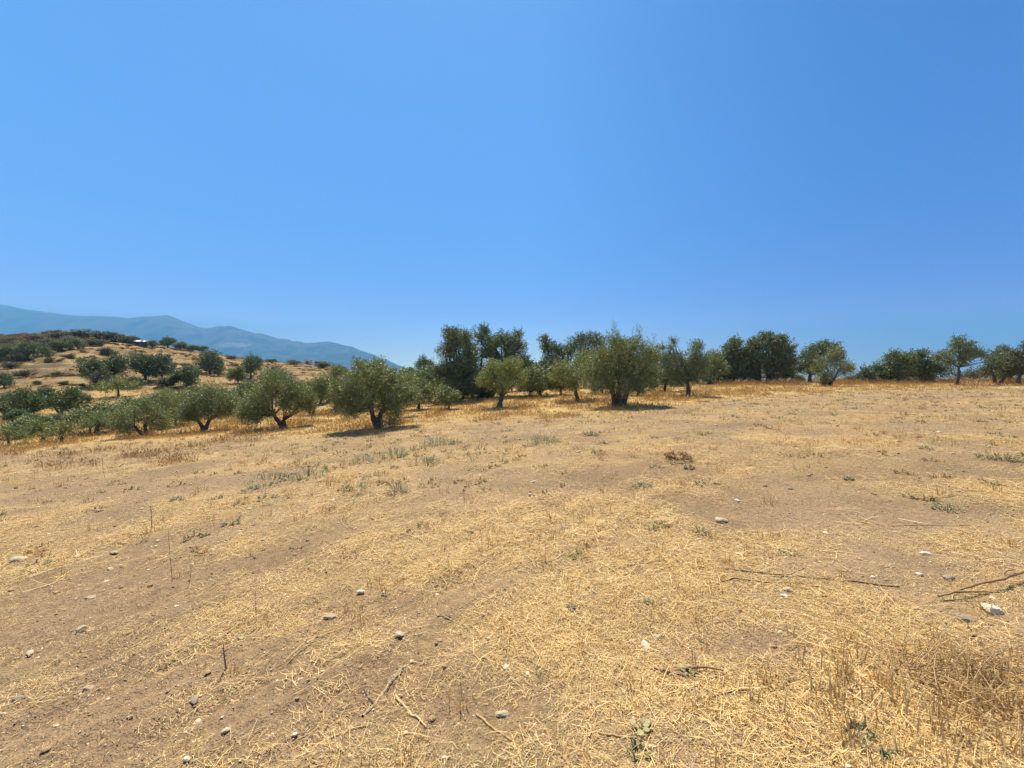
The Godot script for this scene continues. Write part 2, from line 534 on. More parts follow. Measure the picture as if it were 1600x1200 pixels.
func add_tree(called: String, x: float, D: float, lobes2: Array, fork: Array, leaf: String, opts: Dictionary, label: String, category: String, group: String) -> Node3D:
	# lobes2: [dx, dy, r] seen across the line of sight; depth comes from the crown's own roundness
	var root := thing(called, at(x, D, 0.03), label, category, group)
	var face := Vector3(x, 0, -D).normalized()
	var across := face.cross(Vector3.UP)
	var reach := 0.01
	var mid := 0.0
	for b in lobes2: mid += b[0] / lobes2.size()
	for b in lobes2: reach = maxf(reach, absf(b[0] - mid) + b[2])
	var lobes := []
	var fronts := []
	for b in lobes2:
		var room := sqrt(maxf(0.0, reach * reach - (b[0] - mid) * (b[0] - mid))) * 0.8
		var dz: float = maxf(0.0, room - b[2]) * rng.randf_range(0.35, 1.0)
		var c0 := across * float(b[0]) + Vector3(0, b[1], 0)
		if dz > b[2] * 0.45:
			lobes.append([c0 - face * dz, b[2]])
			lobes.append([c0 + face * dz * rng.randf_range(0.7, 1.0) + Vector3(0, -0.1 * b[2], 0), b[2] * 0.95])
			if dz > b[2] * 1.1: lobes.append([c0, b[2] * 0.9])
		else: lobes.append([c0 + face * dz * rng.randf_range(-1, 1), b[2]])
	# trunk and stems
	var tr := MB.new()
	var bark: Color = opts.get("bark", Color(0.19, 0.155, 0.115))
	var r0: float = opts.get("girth", 0.11)
	var tops := PackedVector3Array()
	for st in fork:
		var foot := across * float(st[0]) + face * rng.randf_range(-0.08, 0.08) * r0 * 6.0
		var top := across * float(st[1]) + Vector3(0, st[2], 0) + face * rng.randf_range(-0.15, 0.15)
		var p := bent(foot - Vector3(0, 0.12, 0), top, 6, 0.10 * float(st[2]))
		tr.tube(p, PackedFloat32Array([r0 * 1.6, r0 * 1.15, r0, r0 * 0.92, r0 * 0.85, r0 * 0.8, r0 * 0.75]), 9, bark, 0.14, rng.randf() * 9.0)
		tops.append(top)
	part("trunk", tr.mesh(), M.bark, root)
	var br := MB.new()
	for b in lobes:
		var from := tops[0]
		for t in tops:
			if t.distance_to(b[0]) < from.distance_to(b[0]): from = t
		var rb: float = r0 * clampf(0.2 + 0.14 * b[1], 0.16, 0.34)
		br.tube(bent(from - Vector3(0, r0 * 0.6, 0), b[0], 5, 0.12 * from.distance_to(b[0])), taper(rb, rb * 0.25, 5), 5, bark, 0.1, rng.randf() * 9.0)
		for i in 3:
			var e: Vector3 = b[0] + Vector3(rng.randf_range(-1, 1), rng.randf_range(-0.2, 1), rng.randf_range(-1, 1)).normalized() * float(b[1]) * 0.85
			br.tube(bent(b[0], e, 3, 0.05 * float(b[1])), taper(rb * 0.3, rb * 0.1, 3), 4, bark)
	part("branches", br.mesh(), M.bark, root)
	var cr := MB.new()
	var size: float = opts.get("leaf", 0.1) * maxf(1.0, D / 24.0)
	leaf_lobes(cr, lobes, size, opts.get("slim", 0.3), opts.get("dense", 4.2) * 1.9, PALETTE[leaf], opts.get("up", 0.5), opts.get("floor", 0.25))
	# upright shoots above the crown
	for i in int(opts.get("shoots", 0)):
		var b = lobes[rng.randi() % lobes.size()]
		var s: Vector3 = b[0] + Vector3(rng.randf_range(-0.7, 0.7), 0.6, rng.randf_range(-0.7, 0.7)) * float(b[1])
		var len := rng.randf_range(0.4, 1.0) * float(opts.get("shoot_len", 0.7))
		for k in 16:
			var p := s + Vector3(0.04 * sin(k * 0.7), len * k / 16.0, 0.04 * cos(k * 0.9))
			var out := Vector3(cos(k * 2.4 + i), 0.9, sin(k * 2.4 + i)).normalized()
			cr.leaf(p, out * size, out.cross(Vector3(rng.randf(), rng.randf(), rng.randf())).normalized() * size * 0.2, PALETTE[leaf][rng.randi() % 3])
	# suckers round the foot
	for i in 2 * int(opts.get("suckers", 0)):
		var a := rng.randf() * TAU
		var s := Vector3(cos(a), 0, sin(a)) * rng.randf_range(0.1, 0.55) + across * float(opts.get("sucker_dx", 0.0))
		var len := rng.randf_range(0.4, 1.2)
		var lean := Vector3(rng.randf_range(-0.2, 0.2), 0, rng.randf_range(-0.2, 0.2))
		for k in 18:
			var p := s + (Vector3.UP + lean) * len * k / 18.0
			var out := Vector3(cos(k * 2.4 + i), 0.6, sin(k * 2.4 + i)).normalized()
			cr.leaf(p, out * size, out.cross(Vector3(rng.randf(), rng.randf(), rng.randf())).normalized() * size * 0.19, PALETTE[leaf][rng.randi() % 4])
	part("crown", cr.mesh(), M.olive if leaf in ["olive", "bright"] else M.dark, root)
	return root

# a kind of tree about one metre wide and one metre high to copy over the far hill
func proto(kind: String, seed_: int) -> Node3D:
	rng.seed = seed_
	var o := Node3D.new()
	var lobes := []
	var tr := MB.new()
	var leggy := kind != "scrub"
	var fh := 0.22 if leggy else 0.08
	var count := 15 if leggy else 11
	for i in count:
		var a := i * 2.4 + rng.randf()
		var q := sqrt((i + 0.5) / count)
		var yy := rng.randf_range(0.36, 0.8) if leggy else rng.randf_range(0.22, 0.66)
		if q > 0.75: yy = rng.randf_range(0.26, 0.62) if leggy else rng.randf_range(0.14, 0.45)
		lobes.append([Vector3(cos(a) * q * 0.3, yy, sin(a) * q * 0.3), rng.randf_range(0.17, 0.25) * (1.0 if i % 3 else 0.75)])
	tr.tube(bent(Vector3(0, -0.08, 0), Vector3(0.02, fh + 0.1, 0), 4, 0.03), taper(0.045, 0.028, 4), 7, Color(0.15, 0.12, 0.09), 0.12, seed_)
	for b in lobes:
		tr.tube(bent(Vector3(0, fh, 0), b[0], 3, 0.04), taper(0.02, 0.006, 3), 4, Color(0.15, 0.12, 0.09))
	part("trunk", tr.mesh(), M.bark, o)
	var cr := MB.new()
	leaf_lobes(cr, lobes, 0.05, 0.5, 5.5, PALETTE[kind], 0.4, 0.02)
	part("crown", cr.mesh(), M.olive if kind in ["olive", "bright"] else M.dark, o)
	return o

func plant(o: Node3D, called: String, x: float, D: float, wide: float, high: float, label: String, category: String, group: String) -> void:
	var c: Node3D = o.duplicate()
	c.name = numbered(called)
	add_child(c)
	c.position = at(x, D, 0.05)
	c.rotation.y = fmod(absf(x * 7.3 + D * 3.1), TAU)
	c.scale = Vector3(wide, high, wide * 0.9)
	tag(c, label, category, group)


# ---------------------------------------------------------------- small things on the soil
func stone_mesh(seed_: int, rings: int, segs: int, edgy: float) -> ArrayMesh:
	var f := noise(seed_, 0.75, 3)
	var pts := []
	var planes := []
	rng.seed = 4000 + seed_
	for i in 9:
		planes.append([Vector3(rng.randfn(), rng.randfn(), rng.randfn()).normalized(), rng.randf_range(0.5, 0.88)])
	for j in rings + 1:
		var row := PackedVector3Array()
		for i in segs:
			var la := PI * j / rings
			var lo := TAU * i / segs
			var d := Vector3(sin(la) * cos(lo), cos(la), sin(la) * sin(lo))
			var r := 1.0 + 0.35 * f.get_noise_3dv(d * 1.6)
			for p in planes:
				var dd := d.dot(p[0])
				if dd > 0.05: r = minf(r, lerpf(r, p[1] / dd, edgy))
			row.append(d * r)
		pts.append(row)
	var mb := MB.new()
	for j in rings:
		for i in segs:
			var i2 := (i + 1) % segs
			if j > 0: mb.tri(pts[j][i], pts[j + 1][i2], pts[j][i2], Color.WHITE)
			if j < rings - 1: mb.tri(pts[j][i], pts[j + 1][i], pts[j + 1][i2], Color.WHITE)
	return mb.mesh()

func tinted(m: ArrayMesh, col: Color) -> ArrayMesh:
	var arr := m.surface_get_arrays(0)
	var c := PackedColorArray()
	c.resize(arr[Mesh.ARRAY_VERTEX].size())
	c.fill(col)
	arr[Mesh.ARRAY_COLOR] = c
	var am := ArrayMesh.new()
	am.add_surface_from_arrays(Mesh.PRIMITIVE_TRIANGLES, arr)
	return am

func straw_patch(seed_: int, count: int, reach: float, l0: float, l1: float, wide: float, lift: float) -> ArrayMesh:
	rng.seed = seed_
	var mb := MB.new()
	var main := rng.randf() * TAU
	for i in count:
		var a := rng.randf() * TAU
		var q := reach * sqrt(rng.randf())
		var p := Vector3(cos(a) * q, 0.003 + lift * rng.randf() * rng.randf(), sin(a) * q)
		var ya := main + rng.randfn() * 0.9
		var dir := Vector3(cos(ya), rng.randfn() * 0.13, sin(ya)).normalized()
		var len := lerpf(l0, l1, rng.randf() * rng.randf())
		var side := dir.cross(Vector3.UP + Vector3(rng.randfn(), 0, rng.randfn()) * 0.35).normalized() * wide * rng.randf_range(0.5, 1.1)
		var bend := Vector3(rng.randfn(), rng.randf_range(-0.2, 0.5), rng.randfn()) * len * 0.12
		var col := Color(0.71, 0.47, 0.155).lerp(Color(0.90, 0.69, 0.31), rng.randf())
		var pick := rng.randf()
		if pick < 0.2: col = Color(0.42, 0.235, 0.07)
		elif pick < 0.3: col = Color(0.52, 0.40, 0.23)
		elif pick < 0.36: col = Color(0.25, 0.15, 0.07)
		var m := p + dir * len * 0.5 + bend
		var e := p + dir * len
		mb.quad(p - side, p + side, m + side, m - side, col)
		mb.quad(m - side, m + side, e + side * 0.6, e - side * 0.6, col)
	return mb.mesh()

func tuft(seed_: int, blades: int, h0: float, h1: float, spread: float, wide: float, cols: Array, seed_heads := 0.0) -> ArrayMesh:
	rng.seed = seed_
	var mb := MB.new()
	for i in blades:
		var a := rng.randf() * TAU
		var q := spread * sqrt(rng.randf())
		var p := Vector3(cos(a) * q, -0.03, sin(a) * q)
		var hh := lerpf(h0, h1, rng.randf())
		var out := Vector3(cos(a + rng.randfn() * 0.8), 0, sin(a + rng.randfn() * 0.8)) * hh * rng.randf_range(0.05, 0.55)
		var side := Vector3(-sin(a + rng.randfn()), 0, cos(a + rng.randfn())).normalized() * wide
		var m := p + Vector3(0, hh * 0.6, 0) + out * 0.35
		var e := p + Vector3(0, hh, 0) + out
		var col: Color = cols[rng.randi() % cols.size()] * rng.randf_range(0.85, 1.12)
		mb.quad(p - side, p + side, m + side * 0.8, m - side * 0.8, col)
		mb.tri(m - side * 0.8, m + side * 0.8, e, col)
		if rng.randf() < seed_heads:
			var d := (e - m).normalized()
			mb.leaf(e - d * 0.03, d * 0.11, side * 3.0, col * 0.9)
			mb.leaf(e - d * 0.03, d * 0.11, side.cross(d).normalized() * wide * 3.0, col * 0.8)
	return mb.mesh()

func weed_mesh(seed_: int, stems: int, reach: float, high: float, leaf: float, cols: Array) -> ArrayMesh:
	rng.seed = seed_
	var mb := MB.new()
	for i in stems:
		var a := rng.randf() * TAU
		var q := reach * sqrt(rng.randf())
		var p := Vector3(cos(a) * q, -0.01, sin(a) * q)
		var hh := high * rng.randf_range(0.4, 1.0) * (1.15 - 0.6 * q / reach)
		var tip := p + Vector3(cos(a), 0, sin(a)) * hh * 0.5 + Vector3(0, hh, 0)
		var col: Color = cols[rng.randi() % cols.size()]
		var s := (tip - p).cross(Vector3.UP).normalized() * 0.003
		mb.quad(p - s, p + s, tip + s, tip - s, Color(0.22, 0.2, 0.1))
		for k in 9:
			var b := p.lerp(tip, 0.25 + 0.75 * k / 8.0)
			var d := Vector3(cos(k * 2.4 + i), rng.randf_range(0.1, 0.8), sin(k * 2.4 + i)).normalized()
			mb.leaf(b, d * leaf * rng.randf_range(0.6, 1.2), d.cross(Vector3(rng.randf_range(-0.5, 0.5), 1, rng.randf_range(-0.5, 0.5))).normalized() * leaf * 0.24, col * rng.randf_range(0.8, 1.2))
	return mb.mesh()

# a stick lying on the soil, given by points in the field; the last number is its lift off the ground
func stick(pts: Array, r0: float, r1: float, col: Color, label: String, category := "stick", called := "stick", twigs := 0) -> void:
	var a := Vector2(pts[0][0], pts[0][1])
	var root := thing(called, at(a.x, a.y), label, category)
	var p := PackedVector3Array()
	var steps := 5
	for i in pts.size() - 1:
		for k in steps:
			var t := k / float(steps)
			var x: float = lerpf(pts[i][0], pts[i + 1][0], t)
			var D: float = lerpf(pts[i][1], pts[i + 1][1], t)
			var up: float = lerpf(pts[i][2], pts[i + 1][2], t)
			p.append(at(x, D) + Vector3(rng.randfn() * r0 * 0.5, r0 * 0.7 + up, rng.randfn() * r0 * 0.5) - root.position)
	var l = pts[-1]
	p.append(at(l[0], l[1]) + Vector3(0, r1 + l[2], 0) - root.position)
	var mb := MB.new()
	mb.tube(p, taper(r0, r1, p.size() - 1), 7, col, 0.15, r0 * 900.0)
	part("stem", mb.mesh(), M.twig, root)
	if twigs > 0:
		for i in twigs:
			var tb := MB.new()
			var s := p[int(p.size() * (i + 0.7) / (twigs + 0.5))]
			var d := (p[-1] - p[0]).normalized()
			var e := s + (d * rng.randf_range(0.5, 1.0) + Vector3(rng.randf_range(-0.8, 0.8), rng.randf_range(0.05, 0.4), rng.randf_range(-0.8, 0.8))) * rng.randf_range(0.08, 0.2)
			tb.tube(bent(s, e, 3, 0.02), taper(r1 * 0.9, r1 * 0.35, 3), 5, col * 0.95)
			part("side_twig", tb.mesh(), M.twig, root)


# ---------------------------------------------------------------- the scene
func sky_image() -> ImageTexture:
	var w := 512
	var h := 256
	var im := Image.create_empty(w, h, false, Image.FORMAT_RGBF)
	var sun := SUN_TO
	for j in h:
		var el := PI * (0.5 - (j + 0.5) / h)
		for i in w:
			var az := TAU * (i + 0.5) / w
			var d := Vector3(sin(az) * cos(el), sin(el), -cos(az) * cos(el))
			var e := maxf(el, 0.0)
			# the colour of the clear sky as seen from the field
			var c := Color(0.108, 0.325, 0.78).lerp(Color(0.128, 0.40, 0.89), exp(-pow(e / 0.75, 2.0)))
			c = c.lerp(Color(0.46, 0.70, 0.78), exp(-e / 0.088))
			# deeper blue away from the sun
			var flat := Vector2(d.x, d.z).normalized().dot(Vector2(sin(-0.42), -cos(-0.42)))
			var away := 1.0 - pow(clampf((flat - 0.28) / 0.62, 0.0, 1.0), 1.4)
			var deep := Color(0.48, 0.57, 0.70).lerp(Color(0.74, 0.78, 0.88), exp(-e / 0.25))
			c = c.lerp(c * deep, away)
			var g := maxf(d.dot(sun), 0.0)
			c += Color(1.0, 0.95, 0.85) * (pow(g, 14.0) * 0.07 + pow(g, 80.0) * 0.4)
			# the haze near the ground lies in front of it
			var thru := exp(-HAZE * minf(13000.0, 1350.0 / maxf(sin(e), 0.02)))
			c = Color((c.r - (1.0 - thru) * 0.10) / thru, (c.g - (1.0 - thru) * 0.35) / thru, (c.b - (1.0 - thru) * 0.62) / thru)
			im.set_pixel(i, j, c / EXPOSURE)
	return ImageTexture.create_from_image(im)

const SUN_AZ := -0.24
const SUN_EL := 1.08
const EXPOSURE := 1.7
const HAZE := 0.00016
var SUN_TO := Vector3(sin(SUN_AZ) * cos(SUN_EL), sin(SUN_EL), -cos(SUN_AZ) * cos(SUN_EL))

func _ready() -> void:
	rng.seed = 20240
	n_lump = noise(5, 0.55, 3)
	n_fine = noise(6, 2.6, 3)
	n_patch = noise(7, 0.22, 4)
	n_leaf = noise(8, 0.9, 3)

	# camera, sky, sun, exposure, air
	var cam := Camera3D.new()
	cam.name = "camera"
	cam.fov = 85.4
	cam.near = 0.05
	cam.far = 30000.0
	add_child(cam)
	cam.position = Vector3(0, 1.6, 0)
	cam.rotation.x = -atan(22.0 / 650.0)
	cam.current = true
	var env := Environment.new()
	env.background_mode = Environment.BG_SKY
	var pano := PanoramaSkyMaterial.new()
	pano.panorama = sky_image()
	var sky := Sky.new()
	sky.sky_material = pano
	env.sky = sky
	env.tonemap_mode = Environment.TONE_MAPPER_LINEAR
	env.tonemap_exposure = EXPOSURE
	env.fog_enabled = true
	env.fog_light_color = Color(0.21, 0.615, 1.0).linear_to_srgb()
	env.fog_density = HAZE
	env.sdfgi_enabled = true
	env.ssao_enabled = true
	env.ssil_enabled = true
	var we := WorldEnvironment.new()
	we.name = "surroundings"
	we.environment = env
	add_child(we)
	var sun := DirectionalLight3D.new()
	sun.name = "sun"
	sun.light_energy = 1.6
	sun.light_color = Color(1.0, 0.93, 0.80).linear_to_srgb()
	sun.light_angular_distance = 0.5
	sun.shadow_enabled = true
	add_child(sun)
	sun.look_at_from_position(Vector3.ZERO, -SUN_TO)

	materials()
	make_ground()
	make_mountain()

	# the grove and the trees along the right edge
	rng.seed = 99
	add_tree("olive_tree", 5.25, 20.43, [[0, 2.7, 0.75], [-0.85, 2.39, 0.63], [-1.41, 1.85, 0.53], [-0.69, 1.45, 0.5], [0.25, 1.82, 0.75], [1.04, 2.17, 0.63], [1.41, 1.54, 0.44], [0.72, 1.23, 0.44], [1.48, 2.61, 0.38], [-0.16, 3.21, 0.35], [0.72, 3.08, 0.41], [-0.38, 1.07, 0.28], [1.04, 1.07, 0.31], [-1.1, 0.97, 0.28], [0.25, 0.88, 0.25]], [[-0.13, -0.38, 1.04], [0, 0.03, 1.26], [0.13, 0.44, 1.1]], "olive", {"girth": 0.14, "shoots": 60, "shoot_len": 0.9, "suckers": 24}, "tall bushy olive with several thick stems and upright shoots on top, front row", "olive tree", "olive trees of the grove")
	add_tree("olive_tree", 4.23, 25.93, [[-0.12, 1.99, 0.76], [-0.8, 1.6, 0.64], [-1.28, 2.19, 0.44], [0.32, 2.59, 0.6], [-0.4, 1.04, 0.36], [-1.6, 1.56, 0.32]], [[0, -0.28, 1]], "bright", {"girth": 0.11}, "small olive on a bent slanting trunk just left of the tallest front olive", "olive tree", "olive trees of the grove")
	add_tree("olive_tree", -0.73, 25, [[0.23, 2.19, 0.81], [-0.58, 1.81, 0.62], [1.12, 1.88, 0.62], [0.19, 1.35, 0.5], [-1.04, 1.69, 0.35], [0.73, 2.54, 0.5], [-0.38, 2.46, 0.42]], [[-0.08, 0.12, 0.73]], "bright", {"girth": 0.16, "shoots": 12, "shoot_len": 0.4, "suckers": 6}, "round pale olive on one short dark trunk, in front of the tall dark pair", "olive tree", "olive trees of the grove")
	add_tree("olive_tree", -5.49, 17.09, [[-0.24, 2.23, 0.63], [-0.92, 1.84, 0.53], [0.53, 1.95, 0.6], [-1.31, 1.42, 0.42], [-0.53, 1.29, 0.47], [0.92, 1.52, 0.47], [0.29, 1.03, 0.34], [-0.74, 2.66, 0.24], [-0.03, 2.6, 0.32], [-1.63, 1.73, 0.32], [1.42, 1.5, 0.26], [-1.45, 1.1, 0.32], [-0.81, 0.95, 0.32], [1.24, 1.24, 0.26], [0.74, 1.05, 0.34], [-1.13, 0.79, 0.21]], [[0.03, -0.29, 0.95], [-0.03, 0.24, 0.89]], "olive", {"girth": 0.11, "shoots": 14, "shoot_len": 0.5, "suckers": 26, "sucker_dx": 0.3}, "wide low olive with forked trunk and suckers, nearest the weeds in the field", "olive tree", "olive trees of the grove")
	add_tree("olive_tree", -11.45, 20.73, [[-0.16, 2.04, 0.77], [-0.96, 1.56, 0.57], [0.64, 1.88, 0.57], [-1.28, 0.92, 0.41], [0.16, 1.28, 0.38], [1.21, 1.53, 0.35], [-0.48, 2.49, 0.38], [-1.53, 1.12, 0.35], [0.89, 1.18, 0.32], [-1.24, 0.61, 0.29], [-1.69, 0.77, 0.29], [-0.8, 0.92, 0.38], [1.24, 1.02, 0.26]], [[0, 0, 0.45], [0, -0.41, 0.73]], "olive", {"girth": 0.11, "shoots": 8, "shoot_len": 0.4}, "olive with a Y shaped trunk standing clear in yellow grass, left of centre", "olive tree", "olive trees of the grove")
	add_tree("olive_tree", -16.07, 21.58, [[0.3, 1.99, 0.6], [1.1, 1.66, 0.46], [0.63, 1.16, 0.46], [-0.33, 1.66, 0.5], [-0.66, 1.16, 0.37], [0.07, 1.13, 0.4], [1.36, 1.36, 0.3], [-0.83, 0.9, 0.3], [1.13, 1.06, 0.3], [-0.37, 0.83, 0.27]], [[0, 0.27, 0.66], [0, -0.23, 0.63]], "olive", {"girth": 0.1, "shoots": 8, "shoot_len": 0.4}, "dome shaped olive on a short forked trunk at the end of the bare field", "olive tree", "olive trees of the grove")
	add_tree("olive_tree", -18.72, 21.39, [[-0.49, 1.18, 0.63], [0.3, 1.02, 0.53], [-1.15, 0.86, 0.43], [-0.16, 1.71, 0.39], [0.59, 0.56, 0.3], [-0.86, 0.46, 0.3]], [[0, -0.16, 0.63], [-0.1, -0.56, 0.56]], "olive", {"girth": 0.08, "suckers": 8}, "low sprawling olive with drooping branches left of the dome shaped olive", "olive tree", "olive trees of the grove")
	add_tree("olive_tree", -21.15, 26.03, [[0.12, 1.52, 0.64], [-0.4, 0.92, 0.56], [0.52, 0.92, 0.56], [-0.44, 2.08, 0.36]], [[0, 0.04, 0.52]], "bright", {"girth": 0.08}, "pale green olive squeezed between the sprawling and the dome shaped olives", "olive tree", "olive trees of the grove")
	add_tree("olive_tree", -24.17, 23.81, [[0.37, 0.95, 0.48], [-0.18, 0.77, 0.33], [0.92, 0.77, 0.48], [1.32, 1.14, 0.33]], [[0, 0.22, 0.48], [-0.04, -0.04, 0.62]], "olive", {"girth": 0.06}, "thin stemmed dark olive left of the sprawling olive, shadow bank at its foot", "olive tree", "olive trees of the grove")
	add_tree("olive_tree", -24.54, 21.76, [[-0.17, 0.74, 0.4], [0.17, 0.6, 0.33], [-0.54, 0.6, 0.27], [-0.23, 1, 0.23]], [[0, -0.1, 0.33]], "olive", {"girth": 0.07}, "small round olive, left one of the touching pair near the left edge", "olive tree", "olive trees of the grove")
	add_tree("olive_tree", -22.02, 20.22, [[0.03, 0.62, 0.34], [0.34, 0.78, 0.28], [-0.25, 0.47, 0.25], [0.12, 0.9, 0.19]], [[0, 0.03, 0.34]], "olive", {"girth": 0.07}, "small round olive, right one of the touching pair near the left edge", "olive tree", "olive trees of the grove")
	add_tree("olive_tree", -24.68, 20.33, [[-0.09, 0.53, 0.38], [0.44, 0.5, 0.28], [-0.59, 0.53, 0.31], [-0.03, 0.84, 0.22]], [[0, -0.03, 0.28]], "olive", {"girth": 0.06}, "small dark olive cut by the left edge of the view", "olive tree", "olive trees of the grove")
	add_tree("fig_tree", -52.77, 45.13, [[0.14, 1.94, 0.97], [-0.83, 1.39, 0.76], [1.04, 1.53, 0.69], [0.35, 0.83, 0.62], [-0.28, 2.5, 0.56]], [[0, 0, 0.69], [0, -0.49, 0.83]], "fig", {"girth": 0.11, "slim": 0.6, "dense": 3.4}, "spreading light green fig tree in the dip, left of its twin", "fig tree", "fig trees in the dip")
	add_tree("fig_tree", -50.27, 46.35, [[0, 1.85, 0.93], [1.07, 2.07, 0.71], [-0.93, 1.43, 0.64], [0.36, 1.14, 0.71], [0.78, 2.64, 0.5]], [[0, 0.07, 0.86], [0, -0.5, 0.71]], "fig", {"girth": 0.11, "slim": 0.6, "dense": 3.4}, "yellowish green fig tree in the dip with bare gaps, right of its twin", "fig tree", "fig trees in the dip")
	add_tree("fig_tree", -56.12, 45.83, [[0.07, 0.99, 0.71], [-0.85, 0.71, 0.71], [0.71, 0.63, 0.49]], [[0, 0, 0.56]], "fig", {"girth": 0.1, "slim": 0.6, "dense": 3.2}, "low sparse fig bush at the left edge above the small dark olive", "fig tree", "fig trees in the dip")
	add_tree("almond_tree", -52.26, 55.14, [[0, 1.7, 0.85], [-1.1, 1.44, 0.68], [1.1, 1.53, 0.68], [0, 2.29, 0.59], [-2.04, 1.36, 0.42], [1.7, 1.7, 0.42]], [[0, 0, 1.19]], "bright", {"girth": 0.12, "slim": 0.4, "dense": 2.6}, "small airy flat topped tree on a single trunk at the foot of the hill", "tree", "small trees in the valley")
	add_tree("olive_tree", -14.18, 29.45, [[0.14, 1.9, 0.72], [0.77, 1.49, 0.59], [-0.41, 1.45, 0.54], [0.59, 2.36, 0.5]], [[-0.05, -0.14, 0.82], [0.09, 0.23, 0.82]], "olive", {"girth": 0.09}, "olive on two thin upright stems behind the Y trunk olive", "olive tree", "olive trees of the grove")
	add_tree("olive_tree", -12.54, 29.74, [[-0.27, 2.47, 0.73], [-0.73, 1.6, 0.64], [0.59, 2.06, 0.64], [-0.05, 1.1, 0.55], [0.09, 3.07, 0.41]], [[0, -0.09, 0.78]], "olive", {"girth": 0.11}, "dark olive half hidden behind the left side of the wide low olive", "olive tree", "olive trees of the grove")
	add_tree("olive_tree", -6.44, 22.99, [[0.64, 1.84, 0.5], [0.99, 1.31, 0.39], [0.11, 1.27, 0.39], [0.78, 2.19, 0.28]], [[0, 0.21, 0.78]], "bright", {"girth": 0.1}, "pale olive peeping out behind the right side of the wide low olive", "olive tree", "olive trees of the grove")
	add_tree("olive_tree", -5.52, 30.91, [[-0.14, 1.28, 0.62], [0.29, 0.81, 0.52], [-0.57, 0.81, 0.43], [0.52, 1.52, 0.43]], [[-0.1, -0.19, 0.52], [0.1, 0.24, 0.52]], "bright", {"girth": 0.1}, "small bushy olive at the foot of the tall dark tree", "olive tree", "olive trees of the grove")
	add_tree("tall_olive_tree", -4.51, 33.28, [[0.05, 5.07, 0.87], [-0.56, 4.15, 0.77], [1.13, 4.15, 0.82], [0.61, 2.97, 1.02], [-0.61, 2.61, 0.92], [1.69, 1.95, 0.72], [0.2, 1.59, 0.82], [-1.08, 1.79, 0.56], [-0.36, 5.48, 0.51], [0.82, 5.17, 0.46], [-1.13, 1.13, 0.67], [1.18, 1.08, 0.67], [0.15, 0.82, 0.61], [2.2, 1.54, 0.61], [-1.38, 2.46, 0.51]], [[-0.1, -0.31, 1.43], [0.2, 0.72, 1.54]], "dark", {"girth": 0.3, "slim": 0.4, "dense": 4.4}, "tall dark full crowned tree, left one of the tall pair behind the grove", "tree", "tall dark trees behind the grove")
	add_tree("tall_olive_tree", -2.43, 35.86, [[-0.22, 5.3, 0.72], [0.77, 4.74, 0.66], [1.6, 5.08, 0.66], [2.37, 4.91, 0.66], [3.09, 4.47, 0.61], [2.21, 3.86, 0.66], [0.39, 3.92, 0.66], [3.26, 3.37, 0.55], [2.92, 5.46, 0.44], [1.16, 3.37, 0.61], [0.06, 5.9, 0.44], [1.6, 2.26, 0.66], [-0.77, 3.31, 0.66], [-0.55, 1.66, 0.83], [0.83, 1.43, 0.72], [2.43, 2.21, 0.72], [0.5, 2.48, 0.72], [3.48, 2.54, 0.5], [0.22, 0.66, 0.61]], [[-0.28, -0.33, 2.04], [0.28, 1.66, 2.65]], "dark", {"girth": 0.3, "slim": 0.4, "dense": 3.5}, "tall dark tree with open lumpy crown, right one of the tall pair", "tree", "tall dark trees behind the grove")
	add_tree("tall_olive_tree", 2.22, 33.6, [[0, 1.76, 0.78], [-0.26, 0.93, 0.57], [0.41, 2.53, 0.57], [-0.62, 1.5, 0.47]], [[0, 0, 0.62]], "dark", {"girth": 0.14, "slim": 0.4}, "narrow dark olive on a straight trunk between round pale olive and bent trunk olive", "tree", "tall dark trees behind the grove")
	add_tree("tall_olive_tree", 4.1, 46, [[-0.21, 4.57, 0.78], [-0.57, 5.42, 0.5], [0.85, 4.22, 0.78], [1.98, 3.94, 0.78], [0.42, 3.16, 0.92], [-0.42, 2.31, 0.71]], [[0, 0.14, 1.53]], "dark", {"girth": 0.2, "slim": 0.4}, "dark distant tree with a pointed left shoulder behind the narrow dark olive", "tree", "tall dark trees behind the grove")
	add_tree("tall_olive_tree", 7.78, 44, [[-0.68, 5.06, 0.74], [0.61, 5.19, 0.81], [1.49, 4.72, 0.61], [-1.35, 4.38, 0.74], [0, 3.84, 0.88], [1.62, 3.7, 0.61], [-0.34, 2.42, 0.81]], [[0, -0.07, 1.74]], "dark", {"girth": 0.2, "slim": 0.4, "dense": 3.7}, "dark round topped tree rising behind the tallest front olive", "tree", "tall dark trees behind the grove")
	add_tree("olive_tree", 13.91, 41.28, [[-0.06, 2.92, 0.89], [-0.57, 3.81, 0.7], [0.19, 1.65, 0.7], [0.44, 2.86, 0.51]], [[-0.19, -0.44, 1.02], [0.13, 0.44, 1.02]], "olive", {"girth": 0.16}, "olive with two leaning stems behind the right side of the tallest front olive", "olive tree", "olive trees of the grove")
	add_tree("olive_tree", 11.81, 27.92, [[-0.21, 2.28, 0.77], [0.56, 2.49, 0.6], [-1.03, 1.85, 0.6], [0.43, 1.42, 0.56], [-0.6, 1.25, 0.52], [0.56, 3.35, 0.39], [-1.46, 2.49, 0.39], [-1.07, 3.31, 0.21], [-0.95, 3.74, 0.21], [-1.63, 3.31, 0.21], [1.03, 2.06, 0.39]], [[0, -0.04, 0.95]], "dark", {"girth": 0.13, "slim": 0.3, "suckers": 10}, "slender trunked olive with wispy top branches standing out against the sky", "olive tree", "olive trees of the grove")
